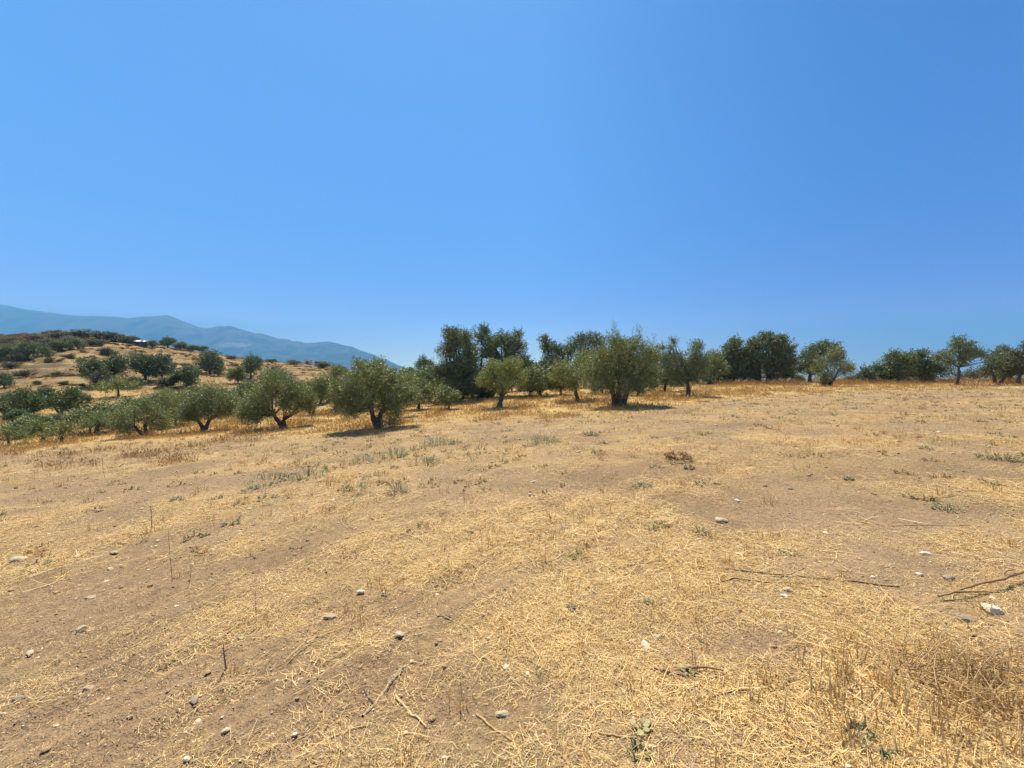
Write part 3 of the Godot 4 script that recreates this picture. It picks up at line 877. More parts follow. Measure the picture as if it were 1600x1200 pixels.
	add_tree("olive_tree", 22.96, 48.45, [[0.15, 2.24, 1.12], [1.19, 1.86, 0.97], [-0.67, 1.57, 0.89], [0.52, 3.35, 0.75], [0, 0.97, 0.75]], [[0, 0, 0.97]], "olive", {"girth": 0.2}, "grey green olive filling the gap left of the big dark right clump", "olive tree", "olive trees of the grove")
	add_tree("oak_tree", 27.15, 51, [[-0.39, 4.2, 0.94], [-1.18, 3.02, 0.86], [0.71, 3.1, 0.94], [-0.08, 1.84, 0.86], [0.08, 5.06, 0.63], [1.33, 4.04, 0.63], [-0.47, 1.06, 0.71], [0.94, 1.14, 0.71], [-1.65, 1.69, 0.71]], [[0, 0, 1.37]], "dark", {"girth": 0.22, "slim": 0.5}, "dark left half of the big dense clump behind the brown grass", "tree", "trees along the right edge of the field")
	add_tree("oak_tree", 30.15, 50, [[-0.92, 4.89, 0.92], [0.62, 4.89, 1.08], [2, 4.12, 1.08], [2.54, 2.74, 0.77], [1.08, 2.74, 1.08], [-0.46, 2.97, 1.08], [-1.38, 1.81, 0.69], [2.46, 1.97, 0.62], [1.77, 5.28, 0.54], [0.31, 5.66, 0.54], [-0.92, 1.04, 0.62], [1, 1.28, 0.69]], [[-0.31, -0.46, 1.51], [0.31, 0.92, 1.51]], "dark", {"girth": 0.25, "slim": 0.5, "dense": 5}, "highest dense dark dome of the right clump, with clear sky right of it", "tree", "trees along the right edge of the field")
	add_tree("oak_tree", 38, 53, [[-0.49, 3.07, 0.98], [0.65, 3.97, 0.98], [1.96, 4.21, 0.9], [-1.3, 1.85, 0.57], [2.69, 3.48, 0.73], [0.33, 2.17, 1.06], [1.06, 4.7, 0.49]], [[0, 0, 1.11]], "dark", {"girth": 0.22, "slim": 0.5}, "dark tree directly behind the lone grey green olive on the right", "tree", "trees along the right edge of the field")
	add_tree("olive_tree", 32, 42.36, [[0.07, 2.48, 1.04], [-0.72, 1.82, 0.78], [1.24, 1.96, 0.78], [-0.07, 0.98, 0.72], [1.82, 1.82, 0.46], [0.59, 3.39, 0.52]], [[-0.2, -0.46, 0.72], [0.2, 0.59, 0.72]], "olive", {"girth": 0.14, "suckers": 14, "floor": 0.1}, "lone round grey green olive on the right with leaves down to the ground", "olive tree", "olive trees of the grove")
	add_tree("holm_bush", 41.28, 48.52, [[0, 0.9, 0.75], [-0.22, 1.49, 0.52], [0.52, 0.67, 0.45]], [[0, 0, 0.52]], "dark", {"girth": 0.1, "slim": 0.5, "floor": 0.05}, "small black green bush at the left foot of the wide right clump", "bush", "trees along the right edge of the field")
	add_tree("oak_tree", 43.72, 48, [[0.22, 2.06, 1.11], [-1.18, 1.47, 0.81], [1.26, 2.65, 0.89], [-0.81, 0.81, 0.66], [0.22, 3.17, 0.59], [-2.14, 0.96, 0.44], [0.59, 0.96, 0.81]], [[0, 0, 0.81]], "dark", {"girth": 0.2, "slim": 0.5, "floor": 0.1}, "left half of the wide dark clump between bush and open crowned tree", "tree", "trees along the right edge of the field")
	add_tree("oak_tree", 48.4, 49, [[-0.9, 2.79, 0.98], [0.53, 2.04, 0.98], [1.66, 1.66, 0.68], [-1.58, 1.36, 0.9], [0.23, 0.98, 0.83], [-0.15, 3.4, 0.53]], [[0, 0, 0.76]], "dark", {"girth": 0.2, "slim": 0.5, "floor": 0.1}, "right half of the wide dark clump, beside the open crowned tree", "tree", "trees along the right edge of the field")
	add_tree("pine_tree", 45.86, 42.95, [[0.07, 3.7, 0.79], [-0.86, 3.04, 0.59], [0.99, 3.37, 0.66], [0.07, 4.49, 0.53], [1.72, 3.04, 0.46], [2.84, 2.97, 0.53], [2.38, 2.51, 0.4], [-1.45, 2.71, 0.4], [-0.53, 2.31, 0.4], [0.4, 2.71, 0.53], [0.79, 4.16, 0.4]], [[0, 0.13, 1.85]], "dark", {"girth": 0.13, "slim": 0.4, "dense": 3}, "open crowned tall tree with bare trunk and a side branch to the right", "tree", "trees along the right edge of the field")
	add_tree("pine_tree", 51, 43.73, [[0.13, 2.69, 0.74], [1.08, 2.96, 0.67], [-0.47, 2.02, 0.61], [-0.81, 1.35, 0.47], [0.87, 1.68, 0.67], [0.34, 3.5, 0.47]], [[-0.13, -0.34, 1.08], [0.13, 0.54, 1.08]], "scrub", {"girth": 0.14, "slim": 0.45}, "dark two stemmed tree next to the right edge of the view", "tree", "trees along the right edge of the field")
	add_tree("pine_tree", 50.86, 41.75, [[0.13, 2.89, 0.83], [1.16, 3.21, 0.9], [-0.39, 1.99, 0.64], [0.83, 1.67, 0.77], [0.51, 3.85, 0.45]], [[0, 0.13, 1.09]], "scrub", {"girth": 0.16, "slim": 0.45}, "dark tree cut by the right edge of the view", "tree", "trees along the right edge of the field")
	add_tree("low_shrub", 83.31, 75, [[-0.23, 1.3, 0.81], [-1.85, 0.84, 0.58], [1.5, 1.64, 0.92], [3, 1.18, 0.81]], [[0, 0, 0.6]], "scrub", {"girth": 0.08, "slim": 0.5, "floor": 0.02}, "low hazy shrub seen under the side branch of the open crowned tree", "shrub", "trees along the right edge of the field")
	add_tree("tall_olive_tree", -14.86, 70, [[0, 5.28, 0.86], [0.97, 4.84, 0.75], [-0.75, 4.63, 0.65], [0.22, 3.88, 0.97]], [[0, 0, 2.8]], "dark", {"girth": 0.2, "slim": 0.45}, "small far dark tree left of the tall dark pair", "tree", "tall dark trees behind the grove")

	# trees and shrubs on the far hill: one of each kind, copied
	var kinds := {}
	for k in ["olive", "dark", "scrub", "fig"]:
		for i in 3: kinds[k + str(i)] = proto(k, 500 + i * 17 + k.length())
	var hill_plants := [
		["dark", "round_tree", -61.7, 61.4, 4.69, 4.65, "dark rounded tree, left one of the three by the airy little tree", "tree", "dark trees at the foot of the hill"],
		["dark", "round_tree", -61.5, 64.3, 4.27, 5.32, "dark tree, tallest and middle of the three left of the big dark thicket", "tree", "dark trees at the foot of the hill"],
		["scrub", "round_tree", -59.5, 60.3, 3.4, 3.01, "low dark front tree of the three, shadow on its left", "tree", "dark trees at the foot of the hill"],
		["dark", "round_tree", -60.3, 68.2, 5.44, 5.05, "left half of the big dark thicket in the middle of the slope", "tree", "dark trees at the foot of the hill"],
		["dark", "round_tree", -57.9, 68.7, 5.25, 5.45, "right half of the big dark thicket in the middle of the slope", "tree", "dark trees at the foot of the hill"],
		["scrub", "round_tree", -55.9, 62, 3.09, 2.35, "dark bush in front of the big thicket, beside the airy little tree", "bush", "dark trees at the foot of the hill"],
		["fig", "round_tree", -50.5, 64.4, 5.14, 3.77, "lighter green tree right of the big dark thicket", "tree", "dark trees at the foot of the hill"],
		["scrub", "round_tree", -52.5, 63.4, 3.79, 2.19, "dull green bush between big thicket and lighter green tree", "bush", "dark trees at the foot of the hill"],
		["dark", "carob_tree", -61.3, 84.5, 5.06, 6.26, "lone dark tree with overhanging crown and dark shadow on the slope", "tree", "dark trees at the foot of the hill"],
		["dark", "carob_tree", -60.8, 86.1, 2.29, 4.45, "dark column of growth hugging the right side of the lone overhanging tree", "bush", "dark trees at the foot of the hill"],
		["dark", "round_tree", -53, 84.6, 5.06, 5.69, "dark tree right of the lone overhanging tree, against the mountain foot", "tree", "dark trees at the foot of the hill"],
		["olive", "round_tree", -49.9, 75.6, 3.77, 3.52, "grey green small tree in front of the dark one by the mountain foot", "tree", "dark trees at the foot of the hill"],
		["fig", "round_tree", -40, 70.7, 5.41, 3.66, "green bushy tree showing above the Y trunk olive", "tree", "dark trees at the foot of the hill"],
		["fig", "round_tree", -38.7, 59.8, 1.59, 1.85, "bright green bush behind the gap between dome and Y trunk olives", "bush", "dark trees at the foot of the hill"],
		["scrub", "hill_shrub", -99, 102.3, 4.08, 2.82, "single dark round shrub high on the yellow slope", "shrub", "shrubs on the slope"],
		["scrub", "hill_shrub", -91.8, 82.5, 2.06, 1.71, "small dark round shrub standing alone left of the middle terraces", "shrub", "shrubs on the slope"],
		["scrub", "hill_shrub", -96, 79.7, 3.44, 1.65, "flat dark shrub at the left edge on the upper terraces", "shrub", "shrubs on the slope"],
		["scrub", "hill_shrub", -93, 87.6, 2.62, 1.66, "left shrub of the low pair in the middle of the slope", "shrub", "shrubs on the slope"],
		["scrub", "hill_shrub", -88.3, 85.5, 2.27, 1.33, "right smaller shrub of the low pair in the middle of the slope", "shrub", "shrubs on the slope"],
		["scrub", "hill_shrub", -81.8, 69.8, 3.48, 1.44, "wide low shrub on a lower terrace near the left edge", "shrub", "shrubs on the slope"],
		["scrub", "hill_shrub", -75.7, 69, 1.83, 1.19, "little grey shrub in the middle of the lower terraces", "shrub", "shrubs on the slope"],
		["dark", "hill_shrub", -74.3, 60.8, 3.03, 2.51, "dark tree with long shadow cut by the left edge, foot of the slope", "tree", "shrubs on the slope"],
		["scrub", "hill_shrub", -71.2, 62.3, 1.45, 0.86, "tiny dry shrub above the fig trees", "shrub", "shrubs on the slope"],
		["scrub", "hill_shrub", -66.5, 61.6, 1.84, 0.85, "dull shrub left of the three dark trees", "shrub", "shrubs on the slope"],
		["fig", "dip_bush", -60, 49.6, 2.8, 2.05, "pale green bush at the left edge in the dip, above the low fig bush", "bush", "bushes in the dip"],
		["fig", "dip_bush", -56.2, 49.9, 3.32, 2.41, "pale green bush behind the gap between the two fig trees", "bush", "bushes in the dip"],
		["fig", "dip_bush", -51.6, 49.5, 2.96, 2.05, "pale green bush in the dip right of the yellowish fig tree", "bush", "bushes in the dip"],
		["fig", "dip_bush", -33.3, 30.2, 1.51, 0.94, "small green bush in the dip below the yellowish fig tree", "bush", "bushes in the dip"],
		["fig", "dip_bush", -37, 30.9, 1.74, 1.28, "small green bush in the dip below the light green fig tree", "bush", "bushes in the dip"],
		["dark", "hill_tree", -104.4, 89.9, 5.08, 4.49, "biggest black green tree of the wood on the upper left slope", "tree", "dark trees along the upper slope"],
		["dark", "hill_tree", -109.9, 90.9, 5.44, 3.6, "dark tree at the left edge in the upper slope wood", "tree", "dark trees along the upper slope"],
		["dark", "hill_tree", -104.4, 93.2, 3.72, 2.73, "dark tree right of the biggest one in the upper slope wood", "tree", "dark trees along the upper slope"],
		["scrub", "hill_tree", -104.1, 87.8, 3.5, 2.42, "dark low tree below the biggest one in the upper slope wood", "tree", "dark trees along the upper slope"],
		["dark", "hill_tree", -109.7, 100.7, 4.35, 3.3, "dark round tree at the right part of the upper slope wood", "tree", "dark trees along the upper slope"],
		["dark", "hill_tree", -109.4, 102.8, 2.73, 2.66, "narrow dark tree closing the upper slope wood on the right", "tree", "dark trees along the upper slope"],
		["dark", "hill_tree", -112.1, 107.5, 4.29, 3.33, "dark tree just below the hilltop scrub", "tree", "dark trees along the upper slope"],
		["scrub", "hill_tree", -123.8, 109.1, 4.35, 2.26, "dull tree behind the biggest one of the upper slope wood", "tree", "dark trees along the upper slope"],
		["scrub", "crest_shrub", -139.3, 128.5, 7.26, 3.1, "brownish scrub at the left end of the hilltop", "shrub", "trees and scrub along the crest of the hill"],
		["scrub", "crest_shrub", -143, 138.7, 7.84, 3.83, "scrub on the highest point of the hill", "shrub", "trees and scrub along the crest of the hill"],
		["scrub", "crest_shrub", -143.1, 144.3, 8.15, 3.98, "dark scrub right of the highest point of the hill", "shrub", "trees and scrub along the crest of the hill"],
		["scrub", "crest_shrub", -137.9, 144.1, 8.14, 4.22, "dense scrub on the right shoulder of the hilltop", "shrub", "trees and scrub along the crest of the hill"],
		["scrub", "crest_shrub", -132.6, 143.6, 7.16, 3.96, "dark scrub where the hilltop starts to drop", "shrub", "trees and scrub along the crest of the hill"],
		["scrub", "crest_shrub", -129, 143, 4.75, 3.45, "scrub just left of the dark shed", "shrub", "trees and scrub along the crest of the hill"],
		["scrub", "crest_shrub", -121.6, 114.5, 5.71, 2.96, "scrub patch below the left end of the hilltop", "shrub", "trees and scrub along the crest of the hill"],
		["scrub", "crest_shrub", -120.6, 119.7, 6.76, 2.89, "scrub patch below the highest point of the hill", "shrub", "trees and scrub along the crest of the hill"],
		["scrub", "crest_shrub", -120.1, 139.3, 4.17, 3.12, "brown bushes just right of the dark shed", "shrub", "trees and scrub along the crest of the hill"],
		["dark", "hill_tree", -124.1, 150.5, 6, 4.67, "highest round tree on the crest right of the shed", "tree", "trees and scrub along the crest of the hill"],
		["dark", "hill_tree", -119.8, 150.9, 5.01, 3.38, "dark tree on the falling crest, first after the highest round tree", "tree", "trees and scrub along the crest of the hill"],
		["dark", "hill_tree", -118, 154, 5.12, 2.92, "dark tree on the falling crest, second after the highest round tree", "tree", "trees and scrub along the crest of the hill"],
		["dark", "hill_tree", -116.3, 156.8, 4.69, 2.97, "dark tree on the falling crest just above the lone overhanging tree", "tree", "trees and scrub along the crest of the hill"],
		["scrub", "crest_shrub", -95.8, 142.1, 4.72, 1.96, "low dark hedge on the crest right of the lone overhanging tree", "shrub", "trees and scrub along the crest of the hill"],
		["scrub", "crest_shrub", -148.5, 130.4, 5.63, 2.25, "grey scrub on the crest left of the hilltop", "shrub", "trees and scrub along the crest of the hill"],
		["scrub", "crest_shrub", -152.8, 128.2, 5.96, 2.43, "sparse scrub on the crest near the left edge", "shrub", "trees and scrub along the crest of the hill"],
		["scrub", "crest_shrub", -126.4, 113.5, 4.9, 2.35, "thin scrub on the slope above the upper slope wood", "shrub", "trees and scrub along the crest of the hill"],
		["dark", "far_tree", 17.6, 46, 4.43, 4.28, "dark tree closing the gap right of the tallest front olive", "tree", "dark trees behind the grove in the middle"],
		["dark", "far_tree", 2, 46, 4.13, 3.96, "dark tree closing the gap right of the tall dark pair", "tree", "dark trees behind the grove in the middle"],
		["dark", "far_tree", -15.9, 60, 5.58, 3.62, "far tree closing the band above the low back olives, left one", "tree", "dark trees behind the grove in the middle"],
		["dark", "far_tree", -12, 55, 4.57, 3.03, "far tree closing the band above the low back olives, right one", "tree", "dark trees behind the grove in the middle"],
		["dark", "far_tree", 36.3, 57, 4.55, 3.73, "dark tree behind the highest dome on its right", "tree", "dark trees behind the grove in the middle"],
		["dark", "far_tree", 5.2, 47, 4.22, 3.97, "dark tree low between narrow dark olive and bent trunk olive", "tree", "dark trees behind the grove in the middle"],
		["dark", "far_tree", 9.4, 47, 4.22, 3.81, "dark tree low behind the left shoulder of the tallest front olive", "tree", "dark trees behind the grove in the middle"],
		["dark", "far_tree", 15.1, 49, 3.75, 4.22, "dark tree low behind the right shoulder of the tallest front olive", "tree", "dark trees behind the grove in the middle"],
		["dark", "far_tree", 18.6, 50, 3.66, 3.79, "dark tree between the two leaning stems olive and the wispy olive", "tree", "dark trees behind the grove in the middle"],
		["dark", "far_tree", -3.6, 38, 3.79, 3.01, "dark low growth between the trunks of the tall dark pair", "tree", "dark trees behind the grove in the middle"],
		["dark", "far_tree", 23.2, 52, 4.67, 4.03, "dark tree directly behind the wispy topped olive on its right", "tree", "dark trees behind the grove in the middle"],
		["dark", "far_tree", 26.3, 53, 5.28, 4.57, "dark tree filling the left end of the big right clump", "tree", "dark trees behind the grove in the middle"],
		["dark", "far_tree", 31.3, 55, 4.75, 5.21, "dark tree filling the middle of the big right clump", "tree", "dark trees behind the grove in the middle"],
		["dark", "far_tree", 36.9, 56, 2.79, 2.89, "low dark bush at the right foot of the highest dome", "tree", "dark trees behind the grove in the middle"],
		["dark", "far_tree", 51.5, 54, 5.38, 3.26, "dark tree behind the middle of the wide right clump", "tree", "dark trees behind the grove in the middle"],
		["dark", "far_tree", 57.6, 48, 3.99, 3.31, "dark tree between the last two trees at the right edge", "tree", "dark trees behind the grove in the middle"],
		["dark", "far_tree", -25.8, 60, 3.39, 2.69, "dark green tree left of and behind the wide low olive top", "tree", "dark trees behind the grove in the middle"],
		["dark", "far_tree", -27.9, 72, 3.59, 3.23, "dark tree behind the top of the wide low olive", "tree", "dark trees behind the grove in the middle"],
		["dark", "far_tree", -27.7, 80, 4.52, 3.31, "far tree hidden mostly by the wide low olive", "tree", "dark trees behind the grove in the middle"],
		["dark", "far_tree", -21.7, 75, 3.74, 2.58, "low far tree showing right of the wide low olive top", "tree", "dark trees behind the grove in the middle"],
		["dark", "far_tree", -20.9, 85, 4.24, 2.78, "far pale grey tree line left of the small far dark tree", "tree", "dark trees behind the grove in the middle"],
		["dark", "far_tree", -63.5, 140, 6.05, 2.65, "hedge bush beside the far farmhouse", "tree", "dark trees behind the grove in the middle"],
		["dark", "far_tree", -14.3, 46, 3.36, 3.17, "dark tree filling the gap right of the wide low olive", "tree", "dark trees behind the grove in the middle"],
		["dark", "far_tree", -10.3, 42, 3.35, 2.68, "dull green tree left of the small bushy olive at the tall dark tree", "tree", "dark trees behind the grove in the middle"],
		["dark", "far_tree", -9.7, 48, 3.19, 3.06, "dark tree just left of the tall dark pair, under the small far one", "tree", "dark trees behind the grove in the middle"],
		["dark", "far_tree", -24, 52, 3.46, 3.58, "dark tree behind the olive on two thin upright stems", "tree", "dark trees behind the grove in the middle"],
		["dark", "far_tree", -28.9, 56, 3.35, 3.09, "dark tree showing right of the Y trunk olive top", "tree", "dark trees behind the grove in the middle"],
		["dark", "far_tree", 0, 44, 2.92, 3.49, "dark tree behind the right side of the round pale olive", "tree", "dark trees behind the grove in the middle"],
		["dark", "far_tree", -78.5, 150, 5.98, 1.81, "dark hedge left of the far farmhouse", "tree", "dark trees behind the grove in the middle"],
		["dark", "far_tree", -89.4, 155, 5.67, 1.6, "dark hedge far left of the farmhouse on the skyline", "tree", "dark trees behind the grove in the middle"],
		["dark", "far_tree", -49.8, 120, 5.98, 2.48, "dark tree right of the far farmhouse", "tree", "dark trees behind the grove in the middle"],
		["dark", "far_tree", 1.7, 50, 2.49, 3.96, "far dark tree in the gap right of the tall pair", "tree", "dark trees behind the grove in the middle"],
		["dark", "far_tree", 16.4, 56, 3.72, 4.63, "far dark tree behind the crown of the tallest front olive", "tree", "dark trees behind the grove in the middle"],
		["dark", "far_tree", 22.3, 58, 3.28, 4, "far dark tree behind the wispy topped olive", "tree", "dark trees behind the grove in the middle"],
		["dark", "far_tree", 57.6, 70, 3.02, 1.45, "low far bush between lone olive and black green bush", "tree", "dark trees behind the grove in the middle"],
		["dark", "far_tree", 51.7, 75, 2.49, 1.68, "low far bush in the gap right of the highest dome", "tree", "dark trees behind the grove in the middle"],
		["olive", "olive_tree", -6.2, 27.7, 2.76, 2.2, "olive behind the gap between wide low olive and small bushy olive", "olive tree", "olive trees of the back rows"],
		["olive", "olive_tree", -11.2, 30.3, 3.14, 2.92, "olive behind the left part of the wide low olive", "olive tree", "olive trees of the back rows"],
		["olive", "olive_tree", -24.2, 46.6, 4.26, 3.54, "olive behind the right side of the Y trunk olive", "olive tree", "olive trees of the back rows"],
		["olive", "olive_tree", -30.6, 48, 4.38, 3.64, "olive behind the left side of the Y trunk olive", "olive tree", "olive trees of the back rows"],
		["olive", "olive_tree", -30.6, 43.7, 4, 3.16, "olive right behind the dome shaped olive", "olive tree", "olive trees of the back rows"],
		["olive", "olive_tree", -31.9, 41.5, 3.97, 3.65, "olive behind and left of the dome shaped olive", "olive tree", "olive trees of the back rows"],
		["olive", "olive_tree", -37.7, 44.7, 4.27, 3.24, "olive behind the sprawling olive on its right", "olive tree", "olive trees of the back rows"],
		["olive", "olive_tree", -37.6, 41.2, 3.77, 2.49, "olive behind the sprawling olive on its left", "olive tree", "olive trees of the back rows"],
		["olive", "olive_tree", -26.5, 27.8, 2.54, 1.73, "low olive between sprawling and thin stemmed olives", "olive tree", "olive trees of the back rows"],
		["olive", "olive_tree", -29.6, 28.3, 2, 1.27, "low olive behind the thin stemmed dark olive", "olive tree", "olive trees of the back rows"],
		["olive", "olive_tree", -13.4, 43.9, 5.65, 4.24, "olive filling the band right behind the wide low olive, lower one", "olive tree", "olive trees of the back rows"],
		["olive", "olive_tree", -9.2, 37.9, 4.88, 3.59, "olive in the band between the wide low olive and the small far dark tree", "olive tree", "olive trees of the back rows"],
		["olive", "olive_tree", -7, 35.5, 3.84, 3.37, "olive in the band at the left foot of the tall dark pair", "olive tree", "olive trees of the back rows"],
		["olive", "olive_tree", 1.5, 32, 3.32, 2.53, "olive in the band between the round pale olive and narrow dark olive", "olive tree", "olive trees of the back rows"],
		["olive", "olive_tree", 9, 29.4, 3.05, 2.94, "olive in the band behind the right shoulder of the tallest front olive", "olive tree", "olive trees of the back rows"],
		["olive", "olive_tree", 12.5, 33.9, 3.24, 2.69, "olive in the band left of the wispy topped olive", "olive tree", "olive trees of the back rows"],
		["olive", "olive_tree", -25.3, 25.3, 2.94, 1.92, "olive in the low hedge above the thin stemmed dark olive", "olive tree", "olive trees of the back rows"],
		["olive", "olive_tree", -29.4, 25.8, 2.36, 1.34, "olive in the low hedge above the touching pair", "olive tree", "olive trees of the back rows"],
		["olive", "olive_tree", -27.9, 23.6, 1.96, 1.22, "olive in the low hedge beside the small dark olive at the left edge", "olive tree", "olive trees of the back rows"],
		["olive", "olive_tree", -4, 26.1, 1.95, 1.62, "small olive at the foot of the tall dark left tree", "olive tree", "olive trees of the back rows"],
		["olive", "olive_tree", 3.8, 32.8, 2.45, 2.6, "olive behind the crown of the bent trunk olive", "olive tree", "olive trees of the back rows"],
		["olive", "olive_tree", 7.1, 32.8, 3, 3.22, "olive directly behind the left of the tallest front olive", "olive tree", "olive trees of the back rows"],
	]
	var turn := 0
	for p in hill_plants:
		turn += 1
		plant(kinds[p[0] + str(turn % 3)], p[1], p[2], p[3], p[4], p[5], p[6], p[7], p[8])
	# scrub on the slope that reads as one mass
	var scrub := stuff("hillside_scrub", "patches of low dry scrub scattered over the terraced yellow hill", "scrub")
	scrub_cover(scrub, kinds)
	for k in kinds: kinds[k].free()

	buildings()
	turbines()

	# grass, straw, pebbles
	dry_grass()
	loose_straw()
	soil_bits()

	# stones that can be told apart
	var stones := [
		[-3.1, 2.93, 0.039, 0.016, 0.031, "thick flat slab of pale stone tilted over a dark shadow, lower left soil"],
		[-3.19, 2.69, 0.033, 0.013, 0.026, "light rounded flat stone near the left edge, below a darker clod"],
		[-2.74, 2.25, 0.035, 0.014, 0.028, "grey stone cut by the left edge low in the view"],
		[-3.56, 3.45, 0.046, 0.018, 0.037, "pale flat stone lying in straw, upper left of the tilted slab"],
		[-3.99, 4.07, 0.038, 0.015, 0.031, "wedge shaped stone with a dark left face, left of the tall dry stems"],
		[-4.34, 4.48, 0.05, 0.02, 0.04, "thin slanted stone just above the wedge shaped stone"],
		[-2.61, 3.17, 0.026, 0.011, 0.021, "small beige stone right of the pale flat stone in straw"],
		[-1.68, 2.14, 0.038, 0.012, 0.019, "long grey flat stone on bare soil, bottom left"],
		[-2.13, 2.76, 0.017, 0.007, 0.013, "squarish pinkish stone above the long grey flat stone"],
		[-1.79, 2.69, 0.024, 0.01, 0.019, "cream stone at the edge of a straw patch, lower left"],
		[-5.98, 5.3, 0.035, 0.014, 0.028, "small white stone far left between weeds and field edge"],
		[-5.38, 4.48, 0.079, 0.032, 0.064, "large pale half buried stone at the left edge"],
		[-6.39, 6.36, 0.063, 0.025, 0.051, "pale thin stone left of the single brown dry stem"],
		[-3.79, 5.94, 0.056, 0.022, 0.045, "pale long stone below the left weed patch"],
		[-2.79, 4.6, 0.031, 0.012, 0.024, "small chalky stone on bare soil, left middle field"],
		[-1.29, 2.88, 0.049, 0.016, 0.029, "long cream stone above the dry stick with the Y end"],
		[-0.71, 2.56, 0.039, 0.016, 0.031, "jagged cream stone on straw, bottom centre left"],
		[-1.21, 3.27, 0.035, 0.013, 0.027, "white flat stone, upper one of two small ones left of centre"],
		[-1.14, 3.19, 0.027, 0.009, 0.017, "thin grey stone just below the white flat stone"],
		[-0.58, 3.19, 0.034, 0.014, 0.027, "white stone with a black hollow on its near side"],
		[-0.44, 4.38, 0.04, 0.016, 0.032, "pale egg like stone in the straw, left of centre"],
		[0.57, 4.36, 0.074, 0.029, 0.059, "whitish grey stone with dark lump, on straw right of centre"],
		[0.89, 3.81, 0.053, 0.021, 0.042, "diamond shaped flat pale stone right of centre"],
		[2.17, 4.28, 0.072, 0.029, 0.058, "flat whitish stone on the bare soil strip"],
		[2.65, 4.85, 0.049, 0.019, 0.039, "small bright white stone above the bare soil strip"],
		[2.07, 3.72, 0.037, 0.015, 0.03, "rounded cream stone right of the diamond shaped stone"],
		[1.95, 2.89, 0.038, 0.015, 0.03, "beige lump of stone below the long dry branch"],
		[3.33, 3.3, 0.044, 0.018, 0.035, "bright white stone on dark bare soil, right middle"],
		[2.94, 2.96, 0.036, 0.014, 0.029, "flat pale stone, left one of two below the bright white stone"],
		[3.07, 2.89, 0.043, 0.017, 0.035, "flat grey white stone, right one of two below the bright white stone"],
		[2.93, 2.49, 0.077, 0.028, 0.055, "largest elongated white stone beside the forked branch at the right edge"],
		[0.78, 2.38, 0.046, 0.018, 0.037, "biggest chalky lump in the bare spot, lower centre right"],
		[0.87, 2.46, 0.028, 0.011, 0.023, "chalky lump touching the biggest one on its right"],
		[0.72, 2.44, 0.023, 0.009, 0.018, "small chalky lump left of the biggest one"],
		[4.19, 5.83, 0.045, 0.018, 0.036, "small cream stone far right of centre on grey soil"],
		[3.5, 5.19, 0.036, 0.014, 0.029, "small grey stone among weeds, right of centre"],
		[0.56, 2.03, 0.014, 0.006, 0.011, "square greyish flake at the upper end of a straw stalk"],
		[1.16, 1.87, 0.023, 0.009, 0.018, "grey stone half under straw, bottom right of centre"],
		[-0.05, 1.94, 0.045, 0.014, 0.022, "rough tan stone near the bottom, centre"],
		[-2.4, 2.3, 0.028, 0.011, 0.022, "pale oblong stone on the furrowed soil, bottom left"],
		[-2.31, 2.05, 0.014, 0.005, 0.011, "small white pebble stone on furrows, bottom left corner"],
		[-1.36, 1.92, 0.019, 0.008, 0.015, "cream oblong stone by the straw covered ridge, bottom"],
		[-1.18, 2.26, 0.024, 0.01, 0.019, "tan stone on bare soil left of the dry stick"],
		[-1.19, 2.54, 0.018, 0.007, 0.014, "small square cream stone on bare soil"],
		[0.32, 6.49, 0.055, 0.022, 0.044, "pale stone beside the weeds at mid field"],
		[2.69, 2.42, 0.046, 0.018, 0.035, "grey flat stone left of the largest elongated white stone"],
		[1.84, 2.37, 0.016, 0.007, 0.013, "dark pebble at the left edge of heavy straw"],
		[3.53, 3.78, 0.025, 0.01, 0.02, "pale stone at the right among yellow straw"],
		[-3.8, 6.3, 0.035, 0.014, 0.028, "small flat stone right of the pale long stone below the weeds"],
		[-2.64, 6.06, 0.065, 0.026, 0.052, "flat cream stone under the middle weed patch"],
		[-13.58, 15.28, 0.059, 0.024, 0.047, "white stone at the edge of the brown grass, left"],
	]
	var shapes := []
	for i in 6: shapes.append(stone_mesh(i + 1, 11, 17, 0.97))
	rng.seed = 71
	for i in stones.size():
		var s: Array = stones[i]
		var tone: Color = Color(0.62, 0.455, 0.26).lerp(Color(0.78, 0.61, 0.38), rng.randf())
		if s[5].contains("grey"): tone = Color(0.44, 0.355, 0.245)
		elif s[5].contains("dark pebble"): tone = Color(0.2, 0.16, 0.12)
		elif s[5].contains("white") or s[5].contains("chalky"): tone = Color(0.84, 0.70, 0.48)
		var o := part("stone", tinted(shapes[i % 6], tone), M.rock, self)
		o.position = at(s[0], s[1]) + Vector3(0, s[3] * 0.45, 0)
		o.rotation = Vector3(rng.randf_range(-0.12, 0.12), rng.randf_range(-0.5, 0.5), rng.randf_range(-0.15, 0.15))
		if i == 0: o.rotation = Vector3(0.25, 0.3, 0.35); 
		o.scale = Vector3(s[2], s[3] * (1.5 if i == 0 else 1.0), s[4])
		if i == 0: o.position.y += 0.02
		tag(o, s[5], "stone", "stones lying on the field")

	# sticks and branches
	stick([[1.656, 3.261, 0], [1.931, 3.138, 0], [2.293, 2.98, 0], [2.671, 2.823, 0]], 0.0087, 0.005, Color(0.34, 0.205, 0.085), "longest thin brown branch lying straight across the soil on the right", "branch", "branch", 0)
	stick([[1.274, 2.957, 0], [1.675, 3.092, 0], [2.095, 2.96, 0], [2.286, 2.804, 0], [2.373, 2.614, 0]], 0.0062, 0.0025, Color(0.50, 0.32, 0.125), "kinked lighter branch lying just below the longest branch", "branch", "branch", 0)
	stick([[2.757, 2.643, 0.02], [2.96, 2.672, 0.05], [3.168, 2.709, 0.06], [3.511, 2.818, 0.05]], 0.0062, 0.0099, Color(0.34, 0.205, 0.085), "thick forked brown branch at the right edge by the largest stone", "branch", "branch", 3)
